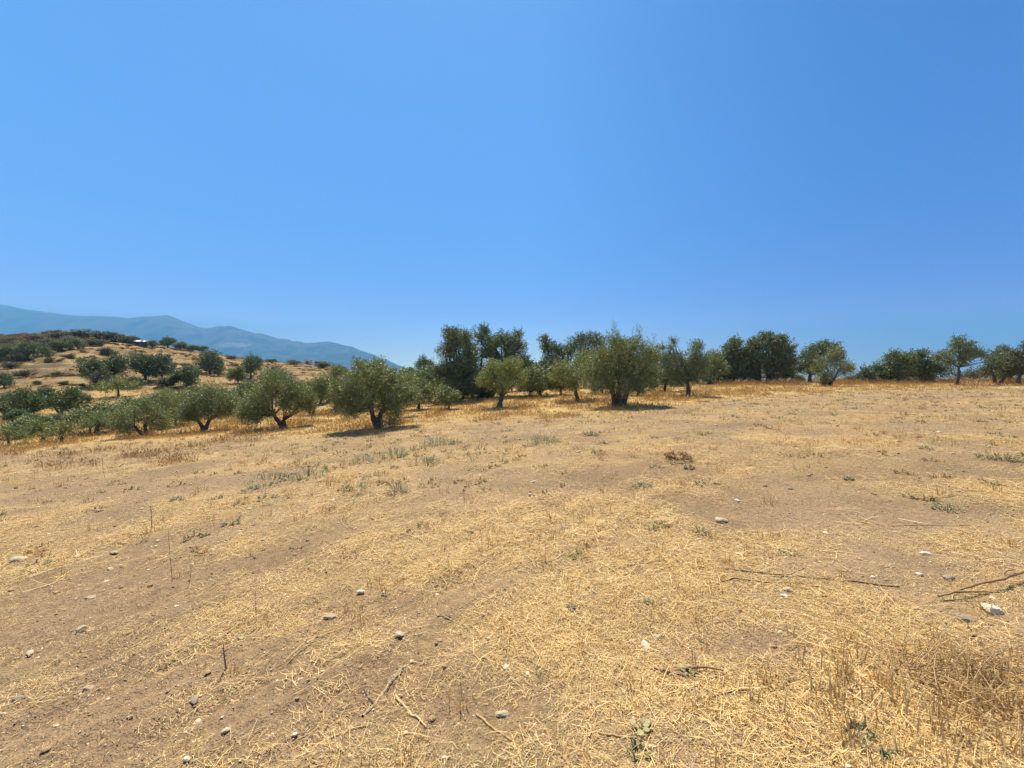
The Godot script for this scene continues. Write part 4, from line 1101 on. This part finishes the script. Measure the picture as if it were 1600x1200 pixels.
	stick([[-0.733, 1.985, 0], [-0.692, 2.141, 0], [-0.618, 2.295, 0]], 0.0081, 0.0105, Color(0.38, 0.28, 0.16), "grey split stick lying on bare soil, bottom left of centre", "stick", "stick", 2)
	stick([[-0.6, 2.095, 0], [-0.484, 1.966, 0], [-0.401, 1.889, 0]], 0.0062, 0.0043, Color(0.66, 0.47, 0.21), "straight pale stick pointing down right at the bottom", "stick", "stick", 0)
	stick([[0.771, 2.178, 0], [0.838, 2.135, 0], [0.916, 2.11, 0]], 0.0105, 0.0124, Color(0.34, 0.205, 0.085), "stubby dark piece of wood with a small green plant at its end", "stick", "wood_piece", 1)
	stick([[0.295, 1.714, 0], [0.323, 1.78, 0], [0.367, 1.809, 0], [0.467, 1.785, 0], [0.594, 1.77, 0]], 0.005, 0.0031, Color(0.50, 0.32, 0.125), "hooked brown stem curving along the bottom centre", "stick", "stick", 0)
	stick([[0.823, 1.877, 0], [0.962, 1.954, 0], [1.148, 1.989, 0], [1.396, 2.017, 0]], 0.005, 0.0025, Color(0.50, 0.32, 0.125), "gently bowed stem lying right of the bottom plants", "stick", "stick", 0)
	stick([[1.106, 1.969, 0], [1.317, 1.991, 0], [1.423, 2.065, 0], [1.473, 2.128, 0]], 0.0037, 0.0019, Color(0.34, 0.205, 0.085), "dark twig with an upturned tip on the bare spot, right", "stick", "stick", 2)
	stick([[-0.173, 1.938, 0], [-0.071, 1.841, 0], [0, 1.773, 0]], 0.0056, 0.0037, Color(0.50, 0.32, 0.125), "brown stem slanting down right beside the rough tan stone", "stick", "stick", 0)
	stick([[0.481, 2.315, 0], [0.572, 2.187, 0], [0.637, 2.07, 0]], 0.0037, 0.0025, Color(0.50, 0.32, 0.125), "thin stem slanting across the bare spot by the chalky lumps", "stick", "stick", 0)
	stick([[-0.963, 1.788, 0], [-0.865, 1.874, 0], [-0.664, 1.919, 0]], 0.005, 0.0025, Color(0.66, 0.47, 0.21), "long pale stem running out of the bottom edge, left", "stick", "stick", 0)
	stick([[-0.508, 2.797, 0], [-0.27, 2.7, 0], [-0.127, 2.755, 0]], 0.0037, 0.0025, Color(0.50, 0.32, 0.125), "thin horizontal stem in the middle of the straw", "stick", "stick", 0)
	stick([[0.826, 3.356, 0], [1.044, 3.394, 0], [1.238, 3.424, 0]], 0.0043, 0.0025, Color(0.36, 0.17, 0.08), "reddish brown stem in the straw below the diamond shaped stone", "stick", "stick", 0)
	stick([[4.437, 4.506, 0], [4.731, 4.522, 0], [5.102, 4.555, 0]], 0.0037, 0.0019, Color(0.34, 0.205, 0.085), "dark thin twig on grey soil, upper right", "stick", "stick", 0)
	stick([[3.617, 3.918, 0], [3.95, 3.89, 0], [4.282, 3.813, 0]], 0.0037, 0.0019, Color(0.34, 0.205, 0.085), "dark thin stem below the upper right twig", "stick", "stick", 0)
	stick([[0.908, 2.458, 0], [0.994, 2.563, 0], [1.117, 2.709, 0]], 0.0037, 0.0025, Color(0.66, 0.47, 0.21), "pale straight stem beside the chalky lumps", "stick", "stick", 0)
	stick([[0.507, 3.139, 0], [0.598, 2.989, 0], [0.68, 2.853, 0]], 0.0062, 0.005, Color(0.38, 0.28, 0.16), "grey broken stalk in the straw, centre", "stick", "stick", 0)
	stick([[-1.36, 2.389, 0], [-1.268, 2.576, 0], [-1.146, 2.759, 0]], 0.0031, 0.0019, Color(0.50, 0.32, 0.125), "thin stem lying along the scratches, left of centre", "stick", "stick", 0)
	stick([[1.886, 3.103, 0], [2.049, 3.061, 0], [2.271, 3.174, 0]], 0.005, 0.0037, Color(0.38, 0.28, 0.16), "short grey stick just above the longest branch", "stick", "stick", 0)
	stick([[1.544, 1.859, 0], [1.682, 1.902, 0], [1.8, 1.95, 0]], 0.0037, 0.0025, Color(0.50, 0.32, 0.125), "brown stem pointing to the dark dry brush", "stick", "stick", 0)

	# dry standing stems
	var stems := [
		[-4.62, 5.27, 0.31, 0.0054, "single thick dark brown dry stem standing left of the field"],
		[-3.02, 3.64, 0.49, 0.0027, "tallest thin dry stem standing on the left"],
		[-2.81, 3.55, 0.2, 0.0023, "short thin dry stem right of the tallest one"],
		[-1.67, 2.38, 0.15, 0.0054, "dark stub of stem casting shadow in a straw patch"],
		[-1.8, 2.87, 0.24, 0.0023, "thin bare stem left of the middle straw"],
		[-9.24, 9.38, 0.48, 0.0036, "dry stem at the field edge, far left"],
		[13.35, 25.52, 0.59, 0.009, "small bare dead seedling in the yellow grass right of the wispy olive"],
		[14.95, 26.62, 0.49, 0.009, "second bare dead seedling in the yellow grass"],
		[18.9, 25.32, 0.55, 0.009, "dry stalk in the yellow grass below the lone olive"],
		[-9.3, 21.2, 0.75, 0.0054, "dry stalk standing between Y trunk and wide low olives"],
		[24.93, 23.79, 0.37, 0.009, "dry dark stalk in the grass below the open crowned tree"],
	]
	for s in stems:
		var root := thing("dry_plant", at(s[0], s[1]), s[4], "dry plant", "dry stems standing in the field")
		var hh: float = s[2]
		var mb := MB.new()
		var p := bent(Vector3(0, -0.03, 0), Vector3(rng.randf_range(-0.12, 0.12) * hh, hh, rng.randf_range(-0.1, 0.1) * hh), 5, 0.05 * hh)
		mb.tube(p, taper(s[3], s[3] * 0.4, 5), 6, Color(0.22, 0.135, 0.075), 0.1, hh)
		part("stem", mb.mesh(), M.twig, root)
		for k in 7:
			var tb := MB.new()
			var b := p[2].lerp(p[5], k / 7.0)
			var e := b + Vector3(rng.randf_range(-1, 1), rng.randf_range(0.4, 1.2), rng.randf_range(-1, 1)) * hh * 0.16
			tb.tube(bent(b, e, 2, 0.02 * hh), taper(s[3] * 0.45, s[3] * 0.2, 2), 4, Color(0.20, 0.12, 0.07))
			part("side_twig", tb.mesh(), M.twig, root)

	# green and grey green weeds
	var weeds := [
		[0.8, 10.43, 0.42, 0.22, "dense blue green low weed, brightest one in mid field"],
		[-1.93, 11.39, 0.53, 0.25, "wide blue green weed patch below the gap between olives"],
		[-2.75, 9.76, 0.3, 0.27, "tallest green weed clump right of the left weed patches"],
		[-3.38, 9.35, 0.29, 0.22, "small green weed clump left of the tallest weed clump"],
		[-1.72, 8.46, 0.31, 0.2, "green weed patch below the wide blue green one"],
		[-4.54, 7.87, 0.48, 0.15, "largest thin grey green weed patch on the left"],
		[-3.89, 7.9, 0.3, 0.21, "grey green weeds at the right end of the largest patch"],
		[-2.56, 6.66, 0.23, 0.15, "dark green weed tuft with dry stems, middle left"],
		[-1.75, 6.31, 0.16, 0.19, "upright dark green weed tuft right of the dry stemmed one"],
		[-4.46, 7.25, 0.28, 0.08, "lowest grey green weeds below the largest patch"],
		[2.11, 11.26, 0.23, 0.17, "small grey weed right of the brightest weed"],
		[1.84, 5.82, 0.13, 0.09, "small pale weed in bare soil, centre right"],
		[2.86, 6.69, 0.07, 0.1, "tiny green weed next to the reddish brown dry clump"],
		[1.85, 4.02, 0.07, 0.06, "dark green sprig on soil left of the bare strip"],
		[1.75, 8.44, 0.13, 0.13, "faint weed between bright weed and centre"],
		[0.38, 4.15, 0.13, 0.06, "olive brown weed tuft in the straw, centre"],
		[0.6, 3.7, 0.07, 0.06, "faint green weed in straw below the whitish grey stone"],
		[4.5, 5.51, 0.06, 0.06, "dark green sprig on the grey soil, right"],
		[7.32, 7.32, 0.12, 0.07, "dark weed at the right on the yellow field"],
		[4.43, 4.18, 0.13, 0.07, "green brown weed tuft near the right edge"],
		[2.35, 3.48, 0.07, 0.04, "weeds in the straw right of the cream stone"],
		[7.45, 6.24, 0.19, 0.12, "grey green weeds at the right edge"],
	]
	var blue := [Color(0.27, 0.27, 0.12), Color(0.33, 0.33, 0.17), Color(0.50, 0.38, 0.16), Color(0.42, 0.33, 0.14)]
	for i in weeds.size():
		var s: Array = weeds[i]
		var o := part("weed", weed_mesh(900 + i, int((26 + 170 * s[2]) * (1.5 if i < 3 else 1.0)), s[2], s[3], (0.030 if i < 3 else 0.026) if s[1] > 5.0 else 0.018, [Color(0.29, 0.30, 0.15), Color(0.36, 0.36, 0.20), Color(0.40, 0.35, 0.16)] if i < 3 else blue), M.weed, self)
		o.position = at(s[0], s[1])
		tag(o, s[4], "weed", "weeds in the field")
	small_plants()

func scrub_cover(parent: Node3D, kinds: Dictionary) -> void:
	rng.seed = 313
	var crown: Mesh = kinds["scrub0"].get_node("crown").mesh
	var where := []
	var tints := PackedColorArray()
	for i in 6200:
		var a := rng.randf_range(-1.65, -0.42)
		var D := rng.randf_range(58.0, 158.0)
		var x := a * D
		var q := n_patch.get_noise_2d(x * 0.25 + 30.0, D * 0.8)
		var upper := smoothstep(-0.9, -1.15, a) * smoothstep(105.0, 130.0, D)
		if q + 0.42 * upper < 0.16 + rng.randf() * 0.2: continue
		var s := rng.randf_range(0.4, 1.2) * (1.0 + 1.2 * upper)
		where.append(Transform3D(Basis(Vector3.UP, rng.randf() * TAU).scaled(Vector3(s * 1.4, s * 0.65, s * 1.2)), at(x, D, 0.08)))
		var b := rng.randf()
		tints.append(Color(1.1, 0.95, 0.8).lerp(Color(2.4, 1.5, 0.9), b))
	copies("scrub", crown, M.dark, where, tints, parent)

func buildings() -> void:
	# dark shed with a pale roof on the crest of the hill
	var p: Array = [-122.42, 137.67]
	var shed := thing("hill_shed", at(p[0], p[1]), "small dark shed with a bright white roof on top of the hill", "shed")
	shed.rotation.y = 0.6
	var wall := MB.new()
	wall.box(Vector3(-1.5, -0.4, -1.1), Vector3(1.5, 1.35, 1.1), Color(0.05, 0.048, 0.045))
	part("wall", wall.mesh(), M.paint, shed)
	var roof := MB.new()
	for i in 6: roof.box(Vector3(-1.7 + i * 0.57, 0.0, -1.4), Vector3(-1.7 + i * 0.57 + 0.53, 0.1 + 0.04 * (i % 2), 1.4), Color(0.80, 0.80, 0.78) if i in [1, 2, 4] else Color(0.13, 0.12, 0.11))
	var ro := part("roof", roof.mesh(), M.paint, shed)
	ro.position = Vector3(0, 1.75, 0)
	ro.rotation.x = 0.2
	var gable := MB.new()
	gable.box(Vector3(-1.48, 1.3, -1.08), Vector3(1.48, 1.95, -0.2), Color(0.05, 0.048, 0.045))
	part("gable", gable.mesh(), M.paint, shed)
	var door := MB.new()
	door.box(Vector3(-0.4, -0.3, 1.1), Vector3(0.4, 1.2, 1.14), Color(0.11, 0.10, 0.09))
	part("door", door.mesh(), M.paint, shed)
	# farm buildings on the skyline left of the grove
	var D := 162.0
	for b in [[-0.459, 1.9, 1.5, "long low farm building with a pale flat roof on the far skyline", 0.42, "farm_building"], [-0.489, 1.2, 1.7, "small white farm hut left of the long low farm building", 0.62, "farm_hut"]]:
		var x: float = b[0] * D
		var home := thing(b[5], at(x, D), b[3], "building", "")
		home.rotation.y = 0.3
		var w: float = b[1]
		var hh: float = b[2]
		var k: float = b[4]
		var m := MB.new()
		m.box(Vector3(-w, -0.6, -2.0), Vector3(w, hh, 2.0), Color(k, k * 0.9, k * 0.75) if k > 0.5 else Color(0.16, 0.14, 0.12))
		part("wall", m.mesh(), M.paint, home)
		var r := MB.new()
		r.box(Vector3(-w - 0.15, hh + 0.01, -2.2), Vector3(w + 0.15, hh + 0.28, 2.2), Color(0.70, 0.66, 0.58))
		part("roof", r.mesh(), M.paint, home)
		var d := MB.new()
		d.box(Vector3(-0.5, -0.5, 2.0), Vector3(0.4, 1.2, 2.06), Color(0.12, 0.09, 0.07))
		part("door", d.mesh(), M.paint, home)
		if k < 0.5:
			for i in 2:
				var win := MB.new()
				var wx := -1.2 + i * 2.4
				win.box(Vector3(wx - 0.45, 0.9, 2.0), Vector3(wx + 0.45, 1.35, 2.05), Color(0.05, 0.06, 0.07))
				part("window", win.mesh(), M.paint, home)

func turbines() -> void:
	var tower := MB.new()
	tower.tube(PackedVector3Array([Vector3(0, -8, 0), Vector3(0, 40, 0), Vector3(0, 84, 0)]), PackedFloat32Array([2.6, 2.0, 1.4]), 12, Color(0.78, 0.78, 0.76))
	var hub := MB.new()
	hub.tube(PackedVector3Array([Vector3(0, 85, -4.5), Vector3(0, 85, 0), Vector3(0, 85, 4.5), Vector3(0, 85, 6.2)]), PackedFloat32Array([1.6, 2.1, 1.9, 0.5]), 10, Color(0.78, 0.78, 0.76))
	var blade := MB.new()
	blade.tube(PackedVector3Array([Vector3(0, 0, 0), Vector3(0, 9, 0), Vector3(0, 28, 0.4), Vector3(0, 44, 1.0)]), PackedFloat32Array([0.9, 1.5, 0.9, 0.2]), 8, Color(0.8, 0.8, 0.78))
	var tm := tower.mesh()
	var hm := hub.mesh()
	var bm := blade.mesh()
	var spots := [[22, "wind turbine on the ridge nearest the left edge of the view"], [80, "wind turbine on the ridge above the left part of the hill"], [155, "wind turbine on the ridge, left one of the pair above the hilltop"], [197, "wind turbine on the ridge, right one of the pair above the hilltop"], [343, "wind turbine on the second hump of the ridge, left one"], [368, "wind turbine on the second hump of the ridge, right one"]]
	for i in spots.size():
		var x: float = (spots[i][0] - 800.0) / 650.0 * 8000.0
		var o := thing("wind_turbine", Vector3(x, ridge_h(x) - 4.0, -8000.0), spots[i][1], "wind turbine", "wind turbines on the mountain ridge")
		o.rotation.y = 0.5 + 0.1 * i
		part("tower", tm, M.paint, o)
		part("nacelle", hm, M.paint, o)
		for k in 3:
			var b := part("blade", bm, M.paint, o)
			b.position = Vector3(0, 85, 5.6)
			b.rotation.z = k * TAU / 3.0 + i * 0.7

func dry_grass() -> void:
	var gold := [Color(0.84, 0.64, 0.27), Color(0.78, 0.57, 0.21), Color(0.90, 0.74, 0.39), Color(0.68, 0.46, 0.16)]
	var brown := [Color(0.54, 0.36, 0.15), Color(0.40, 0.25, 0.11), Color(0.66, 0.46, 0.20)]
	var grown := stuff("dry_grass", "tall yellow dry grass round the olives and along the field edge", "grass")
	var groups := []
	for i in 4: groups.append([tuft(60 + i, 40, 0.04, 0.19, 0.26, 0.0045, gold, 0.3), [], PackedColorArray()])
	for i in 2: groups.append([tuft(80 + i, 26, 0.12, 0.42, 0.28, 0.0035, brown, 0.5), [], PackedColorArray()])
	rng.seed = 515
	for ring in [[9.0, 20.0, 17.0, 1.15], [20.0, 34.0, 9.0, 1.3], [34.0, 62.0, 2.6, 1.5], [62.0, 158.0, 0.7, 2.4]]:
		var area: float = 1.36 * (ring[1] * ring[1] - ring[0] * ring[0])
		for i in int(area * ring[2]):
			var D := sqrt(lerpf(ring[0] * ring[0], ring[1] * ring[1], rng.randf()))
			var x := rng.randf_range(-1.36, 1.36) * D
			if D > 64.0 and x / D > -0.1: continue
			if D > 62.0: x -= 0.2 * D
			var g := grassy(x, D)
			if rng.randf() > g: continue
			var q := n_patch.get_noise_2d(x * 2.1 - 60.0, D * 2.1)
			var dry := q > 0.36 or (x / D > 0.55 and D > 41.0 and q > 0.0)
			var k := rng.randi() % 4 if not dry else 4 + rng.randi() % 2
			var s: float = ring[3] * rng.randf_range(0.55, 1.15) * (0.7 + 0.5 * g)
			groups[k][1].append(Transform3D(Basis(Vector3.UP, rng.randf() * TAU).scaled(Vector3(s, s * rng.randf_range(0.5, 1.1), s)), at(x, D, 0.01)))
			groups[k][2].append(Color.WHITE.lerp(Color(0.8, 0.78, 0.72), rng.randf()) if D < 60.0 else Color(0.72, 0.68, 0.66))
	# brown rank growth at the feet of the olives and below the right clump
	for p in [[4.85, 18.88], [-5.27, 16.3], [-10.81, 19.58], [-0.68, 23.16], [-14.9, 20], [11, 25.99], [29.83, 39.5], [-17.69, 20.21], [-4.2, 31.02], [-1.9, 30.93], [3.99, 24.46], [2.07, 31.35]]:
		for i in 30:
			var x: float = p[0] + rng.randfn() * 0.75
			var D: float = p[1] + rng.randfn() * 0.5
			var s := rng.randf_range(0.4, 0.9)
			var k := 4 + i % 2 if i % 3 else i % 4
			groups[k][1].append(Transform3D(Basis(Vector3.UP, rng.randf() * TAU).scaled(Vector3(s, s, s)), at(x, D, 0.01)))
			groups[k][2].append(Color.WHITE)
	# rank brown weeds on the left rim of the field
	for p in [[-14.87, 15.11], [-11.19, 12.99], [-11.12, 14.45], [-11.23, 15.7], [-15.64, 14.12], [-11.79, 12.77], [-18.98, 15.82], [-9.51, 15.27], [-12.33, 11.78], [-9.1, 11.26]]:
		for i in 12:
			var s := rng.randf_range(0.35, 0.8)
			var k := 4 + i % 2
			groups[k][1].append(Transform3D(Basis(Vector3.UP, rng.randf() * TAU).scaled(Vector3(s, s, s)), at(p[0] + rng.randfn() * 0.5, p[1] + rng.randfn() * 0.35, 0.01)))
			groups[k][2].append(Color(0.85, 0.8, 0.75))
	for i in 420:
		var a := rng.randf_range(0.5, 1.25)
		var D := rng.randf_range(43.0, 50.0)
		if n_patch.get_noise_2d(a * 60.0, 3.0) < -0.12: continue
		var s := rng.randf_range(1.2, 2.4)
		groups[4 + i % 2][1].append(Transform3D(Basis(Vector3.UP, rng.randf() * TAU).scaled(Vector3(s, s * 0.8, s)), at(a * D, D, 0.02)))
		groups[4 + i % 2][2].append(Color(1.12, 1.08, 1.0))
	for g in groups: copies("tuft", g[0], M.grass, g[1], g[2], grown)

func loose_straw() -> void:
	var root := stuff("loose_straw", "loose pale straw and chaff strewn over the bare soil", "straw")
	var groups := []
	for i in 5: groups.append([straw_patch(200 + i, 150, 0.24, 0.025, 0.19, 0.0015, 0.02), [], PackedColorArray()])
	for i in 2: groups.append([straw_patch(220 + i, 22, 0.30, 0.14, 0.5, 0.0021, 0.05), [], PackedColorArray()])
	var cols := [Color(0.76, 0.50, 0.16), Color(0.68, 0.42, 0.13), Color(0.84, 0.62, 0.25), Color(0.46, 0.27, 0.09)]
	for i in 3: groups.append([tuft(240 + i, 22, 0.03, 0.17, 0.07, 0.0026, cols), [], PackedColorArray()])
	groups.append([straw_patch(260, 240, 0.22, 0.006, 0.034, 0.0011, 0.006), [], PackedColorArray()])
	groups.append([straw_patch(261, 240, 0.22, 0.006, 0.040, 0.0013, 0.008), [], PackedColorArray()])
	rng.seed = 616
	for ring in [[-1.0, 3.2, 150.0, 0.8], [3.2, 7.0, 70.0, 1.0], [7.0, 13.0, 38.0, 1.15], [13.0, 26.0, 17.0, 1.5], [26.0, 48.0, 6.0, 2.0]]:
		var spots := strewn(ring[0], ring[1], ring[2])
		for i in spots.size():
			var D := spots[i].y
			var x := spots[i].x
			var c := cover(x, D)
			if D > 8.0 and D > edge_d(x, D) + 1.5: continue
			if rng.randf() > pow(c, 1.7) * 1.1 + 0.03: continue
			var s: float = ring[3] * rng.randf_range(0.7, 1.2)
			var k := rng.randi() % 5
			var pick := rng.randf()
			if pick < 0.07 + 0.09 * c: k = 5 + rng.randi() % 2
			elif pick > (0.88 if D < 7.0 else 0.72): k = 7 + rng.randi() % 3
			var up := Vector3(ground(x - 0.15, D) - ground(x + 0.15, D), 0.3, ground(x, D + 0.15) - ground(x, D - 0.15)).normalized()
			var b := Basis(Quaternion(Vector3.UP, up)) * Basis(Vector3.UP, rng.randf() * TAU)
			var thin := 0.55 if c < 0.4 and k < 5 else 1.0
			groups[k][1].append(Transform3D(b.scaled(Vector3(s, s * thin, s)), at(x, D, 0.002)))
			groups[k][2].append(Color(0.88, 0.84, 0.78).lerp(Color(1.1, 1.06, 1.0), rng.randf()))
	# short chaff and broken bits, on the bare soil too
	for ring in [[-1.0, 4.5, 46.0, 1.0], [4.5, 11.0, 22.0, 1.25], [11.0, 24.0, 8.0, 1.8]]:
		var spots := strewn(ring[0], ring[1], ring[2])
		for i in spots.size():
			var D := spots[i].y
			var x := spots[i].x
			if rng.randf() > 0.16 + 0.85 * cover(x, D): continue
			var s: float = ring[3] * rng.randf_range(0.8, 1.25)
			var k := 10 + i % 2
			groups[k][1].append(Transform3D(Basis(Vector3.UP, rng.randf() * TAU).scaled(Vector3(s, s, s)), at(x, D, -0.002)))
			groups[k][2].append(Color(0.8, 0.76, 0.7).lerp(Color(1.05, 1.0, 0.95), rng.randf()))
	for g in groups: copies("straw", g[0], M.straw, g[1], g[2], root)

func soil_bits() -> void:
	var root := stuff("pebbles_and_clods", "pebbles and crumbs of dry soil scattered over the field", "gravel")
	var groups := []
	for i in 3: groups.append([stone_mesh(40 + i, 4, 6, 0.6), [], PackedColorArray()])
	rng.seed = 717
	for ring in [[-0.6, 3.5, 1300.0, 0.5], [3.5, 8.0, 260.0, 0.85], [8.0, 18.0, 60.0, 1.5], [18.0, 46.0, 9.0, 2.6]]:
		var spots := strewn(ring[0], ring[1], ring[2])
		for i in spots.size():
			var D := spots[i].y
			var x := spots[i].x
			if D > edge_d(x, D) + 2.0: continue
			var t := rng.randf()
			var s: float = 0.0038 * ring[3] * (1.0 + 3.2 * t * t * t)
			if rng.randf() < 0.04: s *= 2.6
			var b := Basis(Vector3.UP, rng.randf() * TAU).scaled(Vector3(s, s * rng.randf_range(0.3, 0.65), s * rng.randf_range(0.6, 1.1)))
			var k := rng.randi() % 3
			groups[k][1].append(Transform3D(b, at(x, D, -s * 0.2)))
			var col := Color(0.33, 0.20, 0.095).lerp(Color(0.47, 0.29, 0.14), rng.randf())
			var pick := rng.randf()
			if pick < 0.27: col = Color(0.74, 0.56, 0.34)
			elif pick < 0.28: col = Color(0.2, 0.13, 0.07)
			groups[k][2].append(col)
	for g in groups: copies("pebble", g[0], M.pebble, g[1], g[2], root)
	# small weeds nobody could count
	var green := stuff("tiny_weeds", "tiny grey green weeds dotted over the middle of the field", "weeds")
	var cols := [Color(0.24, 0.24, 0.11), Color(0.29, 0.28, 0.13), Color(0.30, 0.22, 0.10)]
	var gs := []
	for i in 3: gs.append([weed_mesh(300 + i, 9, 0.09, 0.07, 0.026, cols), [], PackedColorArray()])
	for i in 6500:
		var D := sqrt(lerpf(16.0, 40.0 * 40.0, rng.randf()))
		var x := rng.randf_range(-1.3, 1.3) * D
		if D > edge_d(x, D) + 1.0: continue
		var left := exp(-pow((x + 3.5) / 3.5, 2.0) - pow((D - 8.5) / 3.2, 2.0))
		if rng.randf() > 0.16 + 0.9 * left + 0.3 * smoothstep(0.1, 0.4, n_patch.get_noise_2d(x * 2.0, D * 2.0 + 80.0)): continue
		var s := rng.randf_range(0.5, 1.4) * (1.0 + D * 0.03)
		gs[i % 3][1].append(Transform3D(Basis(Vector3.UP, rng.randf() * TAU).scaled(Vector3(s, s, s)), at(x, D)))
		gs[i % 3][2].append(Color.WHITE.lerp(Color(1.7, 1.15, 0.8), rng.randf()))
	for g in gs: copies("tiny_weed", g[0], M.weed, g[1], g[2], green)

func rosette(x: float, D: float, leaves: int, size: float, round: float, col: Color, label: String) -> void:
	var root := thing("green_seedling", at(x, D), label, "plant", "")
	for i in leaves:
		var mb := MB.new()
		var a := i * 2.4 + rng.randf() * 0.5
		var reach := size * (0.35 + 0.65 * (i + 1.0) / leaves)
		var d := Vector3(cos(a), 1.1 - 0.75 * i / leaves, sin(a)).normalized()
		var s := d.cross(Vector3.UP).normalized()
		var tip := Vector3(0, 0.012, 0) + d * reach
		mb.tube(PackedVector3Array([Vector3.ZERO, tip * 0.55]), PackedFloat32Array([0.0018, 0.0014]), 4, Color(0.26, 0.24, 0.09))
		var wide := size * round * rng.randf_range(0.75, 1.1)
		var flat := (d + Vector3(0, -0.55, 0)).normalized()
		var ctr := tip * 0.55 + flat * wide
		var c := col * rng.randf_range(0.8, 1.2)
		for k in 10:
			var t := TAU * k / 10.0
			var t2 := TAU * (k + 1) / 10.0
			mb.tri(ctr, ctr + flat * wide * cos(t) + s * wide * 0.9 * sin(t) + Vector3(0, 0.18 * wide, 0), ctr + flat * wide * cos(t2) + s * wide * 0.9 * sin(t2) + Vector3(0, 0.18 * wide, 0), c)
		part("leaf", mb.mesh(), M.weed, root)

func small_plants() -> void:
	rng.seed = 818
	var sage := Color(0.36, 0.31, 0.13)
	var p: Array = [0.58, 1.82]
	rosette(p[0], p[1], 7, 0.058, 0.25, sage, "round leaved sage green seedling at the bottom right of centre")
	p = [0.92, 2.14]
	rosette(p[0], p[1], 7, 0.05, 0.27, Color(0.26, 0.27, 0.11), "small green seedling at the end of the stubby dark wood")
	p = [0.41, 2.81]
	rosette(p[0], p[1], 6, 0.04, 0.3, Color(0.12, 0.12, 0.07), "tiny dark seedling in the straw above the bare spot")
	p = [0.94, 2.81]
	rosette(p[0], p[1], 7, 0.04, 0.3, Color(0.2, 0.2, 0.10), "tiny green seedling in yellow straw, upper one right of centre")
	var dark := [Color(0.19, 0.19, 0.08), Color(0.25, 0.245, 0.11)]
	var tufts := [[[0.53, 1.7], 0.06, 0.09, "dark green tuft at the bottom edge below the round leaved seedling"], [[1.48, 1.64], 0.09, 0.07, "grey green tuft at the bottom right edge"], [[1.47, 1.72], 0.05, 0.12, "small green spike left of the grey green bottom tuft"], [[0.35, 2.14], 0.08, 0.10, "thin greyish green tuft in the bottom centre straw"], [[0.17, 2.18], 0.06, 0.11, "pale green grass tuft left of the thin greyish one"]]
	for t in tufts:
		var blades: bool = t[3].contains("thin") or t[3].contains("grass")
		var o := part("green_tuft", tuft(960 + int(t[1] * 100), 26, 0.03, t[2], t[1] * 0.5, 0.0018, [Color(0.36, 0.35, 0.16), Color(0.28, 0.29, 0.13), Color(0.55, 0.43, 0.19)]) if blades else weed_mesh(960 + int(t[1] * 100), 16, t[1] * 0.6, t[2] * 0.7, 0.016, dark), M.weed, self)
		o.position = at(t[0][0], t[0][1])
		tag(o, t[3], "plant", "")
	# dark dry brush at the right
	p = [2.22, 1.97]
	var brush := thing("dry_brush", at(p[0], p[1]), "tangled dark brown dry brush lying in straw at the lower right", "dry plant")
	var mb := MB.new()
	for i in 230:
		var s := Vector3(rng.randfn() * 0.2, rng.randf() * 0.05, rng.randfn() * 0.13)
		var e := s + Vector3(rng.randfn() * 0.16 + 0.05, rng.randf_range(0.0, 0.13), rng.randfn() * 0.14)
		mb.tube(bent(s, e, 3, 0.03), taper(0.0026, 0.0012, 3), 4, Color(0.34, 0.20, 0.075).lerp(Color(0.52, 0.34, 0.14), rng.randf()))
	part("stems", mb.mesh(), M.twig, brush)
	# cut stubble standing in front of it
	var stub := stuff("stubble", "short cut straw stubble standing at the lower right", "stubble")
	var sm := tuft(777, 7, 0.06, 0.16, 0.035, 0.0035, [Color(0.74, 0.56, 0.25), Color(0.66, 0.46, 0.18)])
	var where := []
	var tints := PackedColorArray()
	p = [1.91, 1.83]
	for i in 110:
		var x: float = p[0] + rng.randfn() * 0.4
		var D: float = p[1] + rng.randfn() * 0.22
		where.append(Transform3D(Basis(Vector3.UP, rng.randf() * TAU), at(x, D)))
		tints.append(Color.WHITE)
	copies("stubble", sm, M.straw, where, tints, stub)
	# reddish dry clump in mid field
	p = [2.98, 7.4]
	var clump := part("dry_clump", weed_mesh(991, 60, 0.22, 0.14, 0.05, [Color(0.36, 0.17, 0.055), Color(0.42, 0.22, 0.075), Color(0.28, 0.14, 0.05)]), M.weed, self)
	clump.position = at(p[0], p[1])
	tag(clump, "reddish brown dry clump alone in the middle of the field", "dry plant")
	# a scrap of litter
	p = [1.88, 2.83]
	var lb := MB.new()
	var q := []
	for j in 5:
		for i in 5: q.append(Vector3((i - 2) * 0.009, 0.008 + rng.randf() * 0.012, (j - 2) * 0.008))
	for j in 4:
		for i in 4:
			lb.tri(q[j * 5 + i], q[j * 5 + i + 1], q[j * 5 + i + 6], Color(0.62, 0.68, 0.74))
			lb.tri(q[j * 5 + i], q[j * 5 + i + 6], q[j * 5 + i + 5], Color(0.72, 0.76, 0.8))
	var scrap := part("litter_scrap", lb.mesh(), M.paint, self)
	scrap.position = at(p[0], p[1])
	tag(scrap, "tiny crumpled bluish white scrap below the beige lump of stone", "litter")
